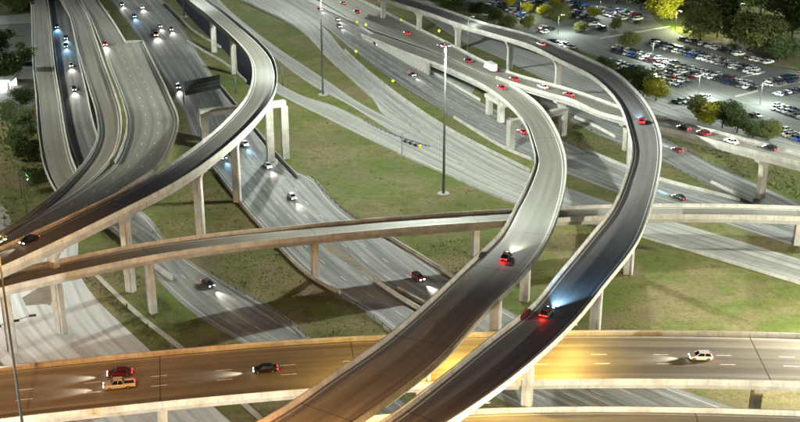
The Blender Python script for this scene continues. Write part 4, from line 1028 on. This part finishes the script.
# the 300 that show largest stay single; the farthest ones, a few pixels each, become one object; those outside the frame go
pc = [o for o in C.objects if o.name.startswith('parked_car')]
vis = []
for o in pc:
    x, y = proj(o.location)
    if -6 < x < 806 and y > -5: vis.append(o)
    else: bpy.data.objects.remove(o)
vis.sort(key=lambda o: (o.location-Vector((0, 0, CAMH))).length)
far = vis[292:]; print('parked', len(vis), 'far', len(far))
if far:
    fmats = [M['glass'], M['tyre'], M['headoff'], M['tailoff']]; fb = MB(); cidx = {}
    for o in far:
        key = tuple(round(c, 3) for c in o.color[:3])
        if key not in cidx: cidx[key] = len(fmats); fmats.append(mat('far_car_paint', key, .3)[0])
        mw = Matrix.LocRotScale(o.location, o.rotation_euler, None); b0 = len(fb.v)
        fb.v += [tuple(mw @ v.co) for v in o.data.vertices]
        for p_ in o.data.polygons: fb.m = cidx[key] if p_.material_index == 0 else p_.material_index-1; fb.face([b0+i for i in p_.vertices])
        bpy.data.objects.remove(o)
    tag(fb.build('distant_parked_cars', fmats), 'farthest parked cars along the top edge of the car park', 'cars', kind='stuff')
# curbs and islands in the car park
def island(pts_l, pts_r, label, m='walk', h=.14):
    A = [at(*p) for p in pts_l]; B = [at(*p) for p in pts_r]; mb = MB()
    rows = [[(a.x, a.y, 0), (a.x, a.y, h), (b.x, b.y, h), (b.x, b.y, 0)] for a, b in zip(A, B)]
    mb.loft(rows); tag(mb.build('curb_island', M[m]), label, kind='structure')
island([(735, 96), (758, 90)], [(735, 97.6), (758, 91.8)], 'pale curb at the end of the long central row')
island([(741, 77), (765, 71)], [(741, 78), (765, 72.6)], 'curb at the end of the double row')
island([(761, 84), (778, 85), (812, 78)], [(760, 85), (778, 87), (812, 80)], 'striped curb along the right row')
island([(670, 108), (700, 104), (714, 98), (716, 100)], [(672, 110), (702, 108), (717, 101), (717, 101)], 'curved curb around the short row')
island([(600, 38), (640, 31), (670, 26)], [(600, 39.4), (640, 32.4), (670, 27)], 'long pale curb line crossing the car park')
island([(716, 110), (727, 108)], [(716, 111.5), (727, 109.3)], 'small curb left of the five car row')
island([(700, 44), (735, 50), (760, 60), (775, 66)], [(715, 40), (740, 43), (775, 56), (800, 70)], 'dry brown grass island under the trees', m='dirt')
# lot lights
def lotlamp(px, py, h, label, power=0, col=(.9, 1, .9), arm=True, r=.13):
    p = at(px, py); root = empty('street_light', p); tag(root, label, 'street light')
    mb = MB(); mb.local = True; mb.tube([(0, 0, 0), (0, 0, h)], [r, r*.6], 8); mb.build('pole', M['steel'], root)
    mb = MB(); mb.local = True; mb.tube([(0, 0, h-.3), (.8, 0, h+.25), (2.2, 0, h+.35)], .06, 6); mb.build('arm', M['steel'], root)
    mb = MB(); mb.local = True; mb.box((2.4, 0, h+.3), (.8, .35, .16)); o = mb.build('lamp_head', M['steel'], root)
    mb = MB(); mb.local = True; mb.box((2.4, 0, h+.2), (.6, .28, .05)); mb.build('lens', M['lamp'], o)
    if power:
        l = bpy.data.lights.new('street_light_lamp', 'POINT'); l.energy = power; l.color = col; l.shadow_soft_size = .3
        o = bpy.data.objects.new('street_light_lamp', l); C.objects.link(o); o.parent = root; o.location = (2.4, 0, h-.2)
lotlamp(467.5, 55, 17, 'slim street light behind the raised freeway median', 900, r=.2)
lotlamp(675, 30, 9, 'light pole by the bright yellow tree', 14000, (1, 1, .6)); lotlamp(698, 97, 9, 'light pole beside the short row of cars', 9000); lotlamp(716, 40, 6, 'short light pole on the brown island', 5000, (1, 1, .7))
lotlamp(737, 22, 9, 'light pole among the dark trees', 3000); lotlamp(783, 14, 14, 'tall light pole near the top right corner', 9000); lotlamp(558, 34, 9, 'light pole beside the wide olive tree', 9000)
lotlamp(760, 105, 9, 'light pole between the right rows', 9000); lotlamp(652, 62, 9, 'light pole in the long central row', 9000); lotlamp(520, 18, 9, 'light pole in the far left rows', 5000, (1, 1, .7)); lotlamp(600, 12, 9, 'light pole in the far right rows', 9000)
# ------------------------------------------------------------------ signs and small things
def ysign(px, py, base, label):
    p = at(px, base); zt = 0
    # height from the pixel distance between foot and sign
    h = (base-py)/(FPX/math.sqrt(p.x**2+p.y**2+CAMH**2))/math.cos(math.radians(17))
    root = empty('warning_sign', p); tag(root, label, 'sign')
    mb = MB(); mb.local = True; mb.box((0, 0, h/2), (.12, .12, h)); mb.build('post', M['steel'], root)
    mb = MB(); mb.local = True; s = .8
    mb.loft([[(-s, -.1, h), (0, -.1, h-s), (s, -.1, h), (0, -.1, h+s)], [(-s, -.14, h), (0, -.14, h-s), (s, -.14, h), (0, -.14, h+s)]]); mb.build('sign_plate', M['yellow'], root)
ysign(356, 51.5, 57, 'yellow warning sign at the gore nose of the highway'); ysign(393, 81, 89, 'lowest yellow warning sign halfway along the guardrail'); ysign(366, 25, 32, 'yellow sign on the highway median')
ysign(401, 20, 26, 'yellow sign near the raised freeway start'); ysign(439, 31, 38, 'bright yellow sign under the highest flyover'); ysign(357, 22, 27, 'small yellow sign left of the median one')
# sign structure seen from behind on the central freeway and the pole in the exit road
def gantry(a, b, h, label, panel=None):
    A, B = at(*a), at(*b); root = empty('sign_gantry', A); tag(root, label, 'sign gantry'); d = B-A; ang = math.atan2(d.y, d.x); L = d.length; root.rotation_euler = (0, 0, ang)
    for x in (0, L):
        mb = MB(); mb.local = True; mb.tube([(x, 0, 0), (x, 0, h)], .25, 8); mb.build('post', M['steel'], root)
    mb = MB(); mb.local = True
    for zz in (h-.1, h-1.4):
        for yy in (-.5, .5): mb.tube([(0, yy, zz), (L, yy, zz)], .09, 5)
    k = 0
    while k*2 < L-2:
        for yy in (-.5, .5): mb.tube([(k*2, yy, h-.1), (k*2+1, yy, h-1.4), (k*2+2, yy, h-.1)], .05, 4)
        k += 1
    mb.build('truss', M['steel'], root)
    if panel:
        mb = MB(); mb.local = True; mb.box(((panel[0]+panel[1])/2*L, .75, h-.8), ((panel[1]-panel[0])*L, .12, panel[2])); mb.build('sign_panel', M['darksteel'], root)
gantry((184, 104), (236, 93), 6.5, 'dark sign gantry seen from behind across the central freeway', (.05, .72, 5.6))
gantry((268, 87), (283, 86), 8, 'small sign frame beside the bend of the curved flyover')
p = at(402, 156)
root = empty('sign_pole', p); tag(root, 'thin bare pole beside the exit roadway curb', 'pole'); mb = MB(); mb.local = True; mb.tube([(0, 0, 0), (0, 0, 8)], .12, 6); mb.build('pole', M['steel'], root)
mb = MB(); mb.local = True; mb.tube([(0, 0, 7.8), (2.4, .4, 8.0)], .07, 6); mb.build('arm', M['steel'], root)
# crash cushion
mbr = empty('crash_cushion', at(402, 142)); tag(mbr, 'long dark crash cushion with a yellow nose in the exit roadway', 'crash cushion')
a, b = at(402, 141), at(420, 148); d = b-a; ang = math.atan2(d.y, d.x)
for k in range(7):
    q = a+d*(k/7+.07); mb = MB(); mb.local = True; mb.box((0, 0, .45), (d.length/7-.15, .9, .9)); o = mb.build('bay', M['darksteel'] if k % 2 else M['signback'], mbr); o.location = q-Vector(mbr.location); o.rotation_euler = (0, 0, ang)
mb = MB(); mb.local = True; mb.tube([(0, 0, 0), (0, 0, .95)], .5, 10); o = mb.build('nose', M['yellow'], mbr); o.location = b-Vector(mbr.location)
# utility poles at the left
def upole(px, py, h, label):
    p = at(px, py); root = empty('utility_pole', p); tag(root, label, 'utility pole')
    mb = MB(); mb.local = True; mb.tube([(0, 0, 0), (0, 0, h)], [.2, .13], 8); mb.build('pole', M['wood'], root)
    mb = MB(); mb.local = True; mb.box((0, -.2, h-.5), (3.4, .14, .16)); mb.box((0, -.2, h-1.4), (2.6, .14, .16)); mb.build('crossarm', M['wood'], root)
upole(27, 214, 12, 'wooden utility pole with crossarms in the dark grass at the left'); upole(22, 196, 10, 'second utility pole just behind the first at the left')
l = bpy.data.lights.new('yard_light_lamp', 'POINT')
root = empty('yard_light', at(29, 192)); tag(root, 'small glowing greenish yard light beside the utility poles', 'street light')
mb = MB(); mb.local = True; mb.tube([(0, 0, 0), (0, 0, 4)], .08, 6); mb.build('pole', M['steel'], root); mb = MB(); mb.local = True; mb.tube([(0, 0, 4), (0, 0, 4.4)], .22, 8); mb.build('lamp_head', M['lamp'], root)
l.energy = 300; l.color = (.4, 1, .7); o = bpy.data.objects.new('yard_light_lamp', l); C.objects.link(o); o.parent = root; o.location = (0, 0, 4.9)
# horizontal traffic signals on a mast arm at the lower left
root = empty('traffic_signal', at(-12, 356)); tag(root, 'traffic signal arm with horizontal signal heads over the pale intersection', 'traffic signal')
def rel(x, y, z): return at(x, y, z)-Vector(root.location)
q0 = rel(-12, 356, 0); top = Vector((q0.x, q0.y, 6.5)); far = rel(36, 314, 6.5)
mb = MB(); mb.local = True; mb.tube([q0, top+Vector((0, 0, .6))], [.2, .15], 8); mb.build('pole', M['darksteel'], root)
mb = MB(); mb.local = True; mb.tube([top, far], [.12, .06], 6); mb.build('arm', M['steel'], root)
dd = (far-top); an = math.atan2(dd.y, dd.x)
for t_ in (.25, .60, .93):
    q = top+dd*t_; mb = MB(); mb.local = True; mb.box((0, -.2, 0), (1.6, .3, .5)); o = mb.build('signal_head', M['trim'], root); o.location = q; o.rotation_euler = (0, 0, an*.4)
    for k, cc in enumerate(((.5, .02, .02), (.5, .35, .02), (.02, .3, .1))):
        lb = MB(); lb.local = True; lb.tube([(-.5+.5*k, -.36, 0), (-.5+.5*k, -.42, 0)], .15, 8); lb.build('lens', M['tailoff'] if k == 0 else M['glass'], o)
# lit canopy at the left edge
cp = at(-4, 92); root = empty('lit_canopy', cp); tag(root, 'brightly lit white canopy building cut off by the left edge', 'building')
mb = MB(); mb.local = True; mb.box((-2, 5, 4.6), (17, 12, .9)); mb.build('roof', M['barrier'], root)
mb = MB(); mb.local = True; mb.box((-2, -1.06, 4.6), (16.8, .08, .7)); mb.build('fascia_light', emis('canopy_light', (.6, .85, 1), 2.2), root)
for x in (-8, -2, 5):
    mb = MB(); mb.local = True; mb.box((x, .5, 2.1), (.5, .5, 4.2)); mb.build('column', M['column'], root)
mb = MB(); mb.local = True; mb.box((-2, 9.5, 2.1), (15, .3, 4.1)); mb.build('shop_wall', emis('lit_shop_front', (1, .85, .65), 1.0), root)
l = bpy.data.lights.new('canopy_lamp', 'AREA'); l.energy = 3000; l.size = 10; o = bpy.data.objects.new('canopy_lamp', l); C.objects.link(o); o.parent = root; o.location = (-2, 4, 4.1)
# orange sodium lamps: unseen luminaires added under the decks for the amber light there
def underdeck(px, py, z, label, power, col=(1, .62, .13), lens='lampor', sz=.4):
    p = at(px, py, z); root = empty('unseen_luminaire', p); tag(root, label, 'lamp')
    mb = MB(); mb.local = True; mb.box((0, 0, .15), (.9, .6, .25)); mb.build('housing', M['steel'], root)
    mb = MB(); mb.local = True; mb.box((0, 0, 0), (.7, .45, .06)); mb.build('lens', M[lens], root)
    l = bpy.data.lights.new('unseen_luminaire_lamp', 'SPOT'); l.energy = power; l.color = col; l.shadow_soft_size = sz; l.spot_size = math.radians(168); l.spot_blend = .5
    o = bpy.data.objects.new('unseen_luminaire_lamp', l); C.objects.link(o); o.parent = root; o.location = (0, 0, -.12)
for pth, px_, o_, lb, pw in ((pR3, (556, 318), 4.6, 'at the right side under the highest flyover above the wide deck', 3600), (pR3, (600, 262), 0, 'near the pier of the highest flyover', 4000), (pR3, (538, 334), 4.6, 'lower right side under the highest flyover', 4000), (pR3, (520, 342), -4.6, 'at the left side under the highest flyover', 7000), (pR3, (468, 398), 4.6, 'above the lowest deck under the highest flyover', 3500),
        (pR2, (440, 335), 4.9, 'at the right side under the branching flyover', 7000), (pR2, (400, 352), -4.9, 'at the left side under the branching flyover', 12000), (pR2, (300, 430), -4.9, 'low on the left side under the branching flyover', 6000)):
    p, n_, h_ = pth.pt(pth.near(px_)); s_ = 1 if n_.x > 0 else -1
    p = p+n_*s_*o_; q = proj(Vector((p.x, p.y, p.z-.75))); underdeck(q[0], q[1], p.z-.75, 'unseen sodium lamp '+lb, pw)
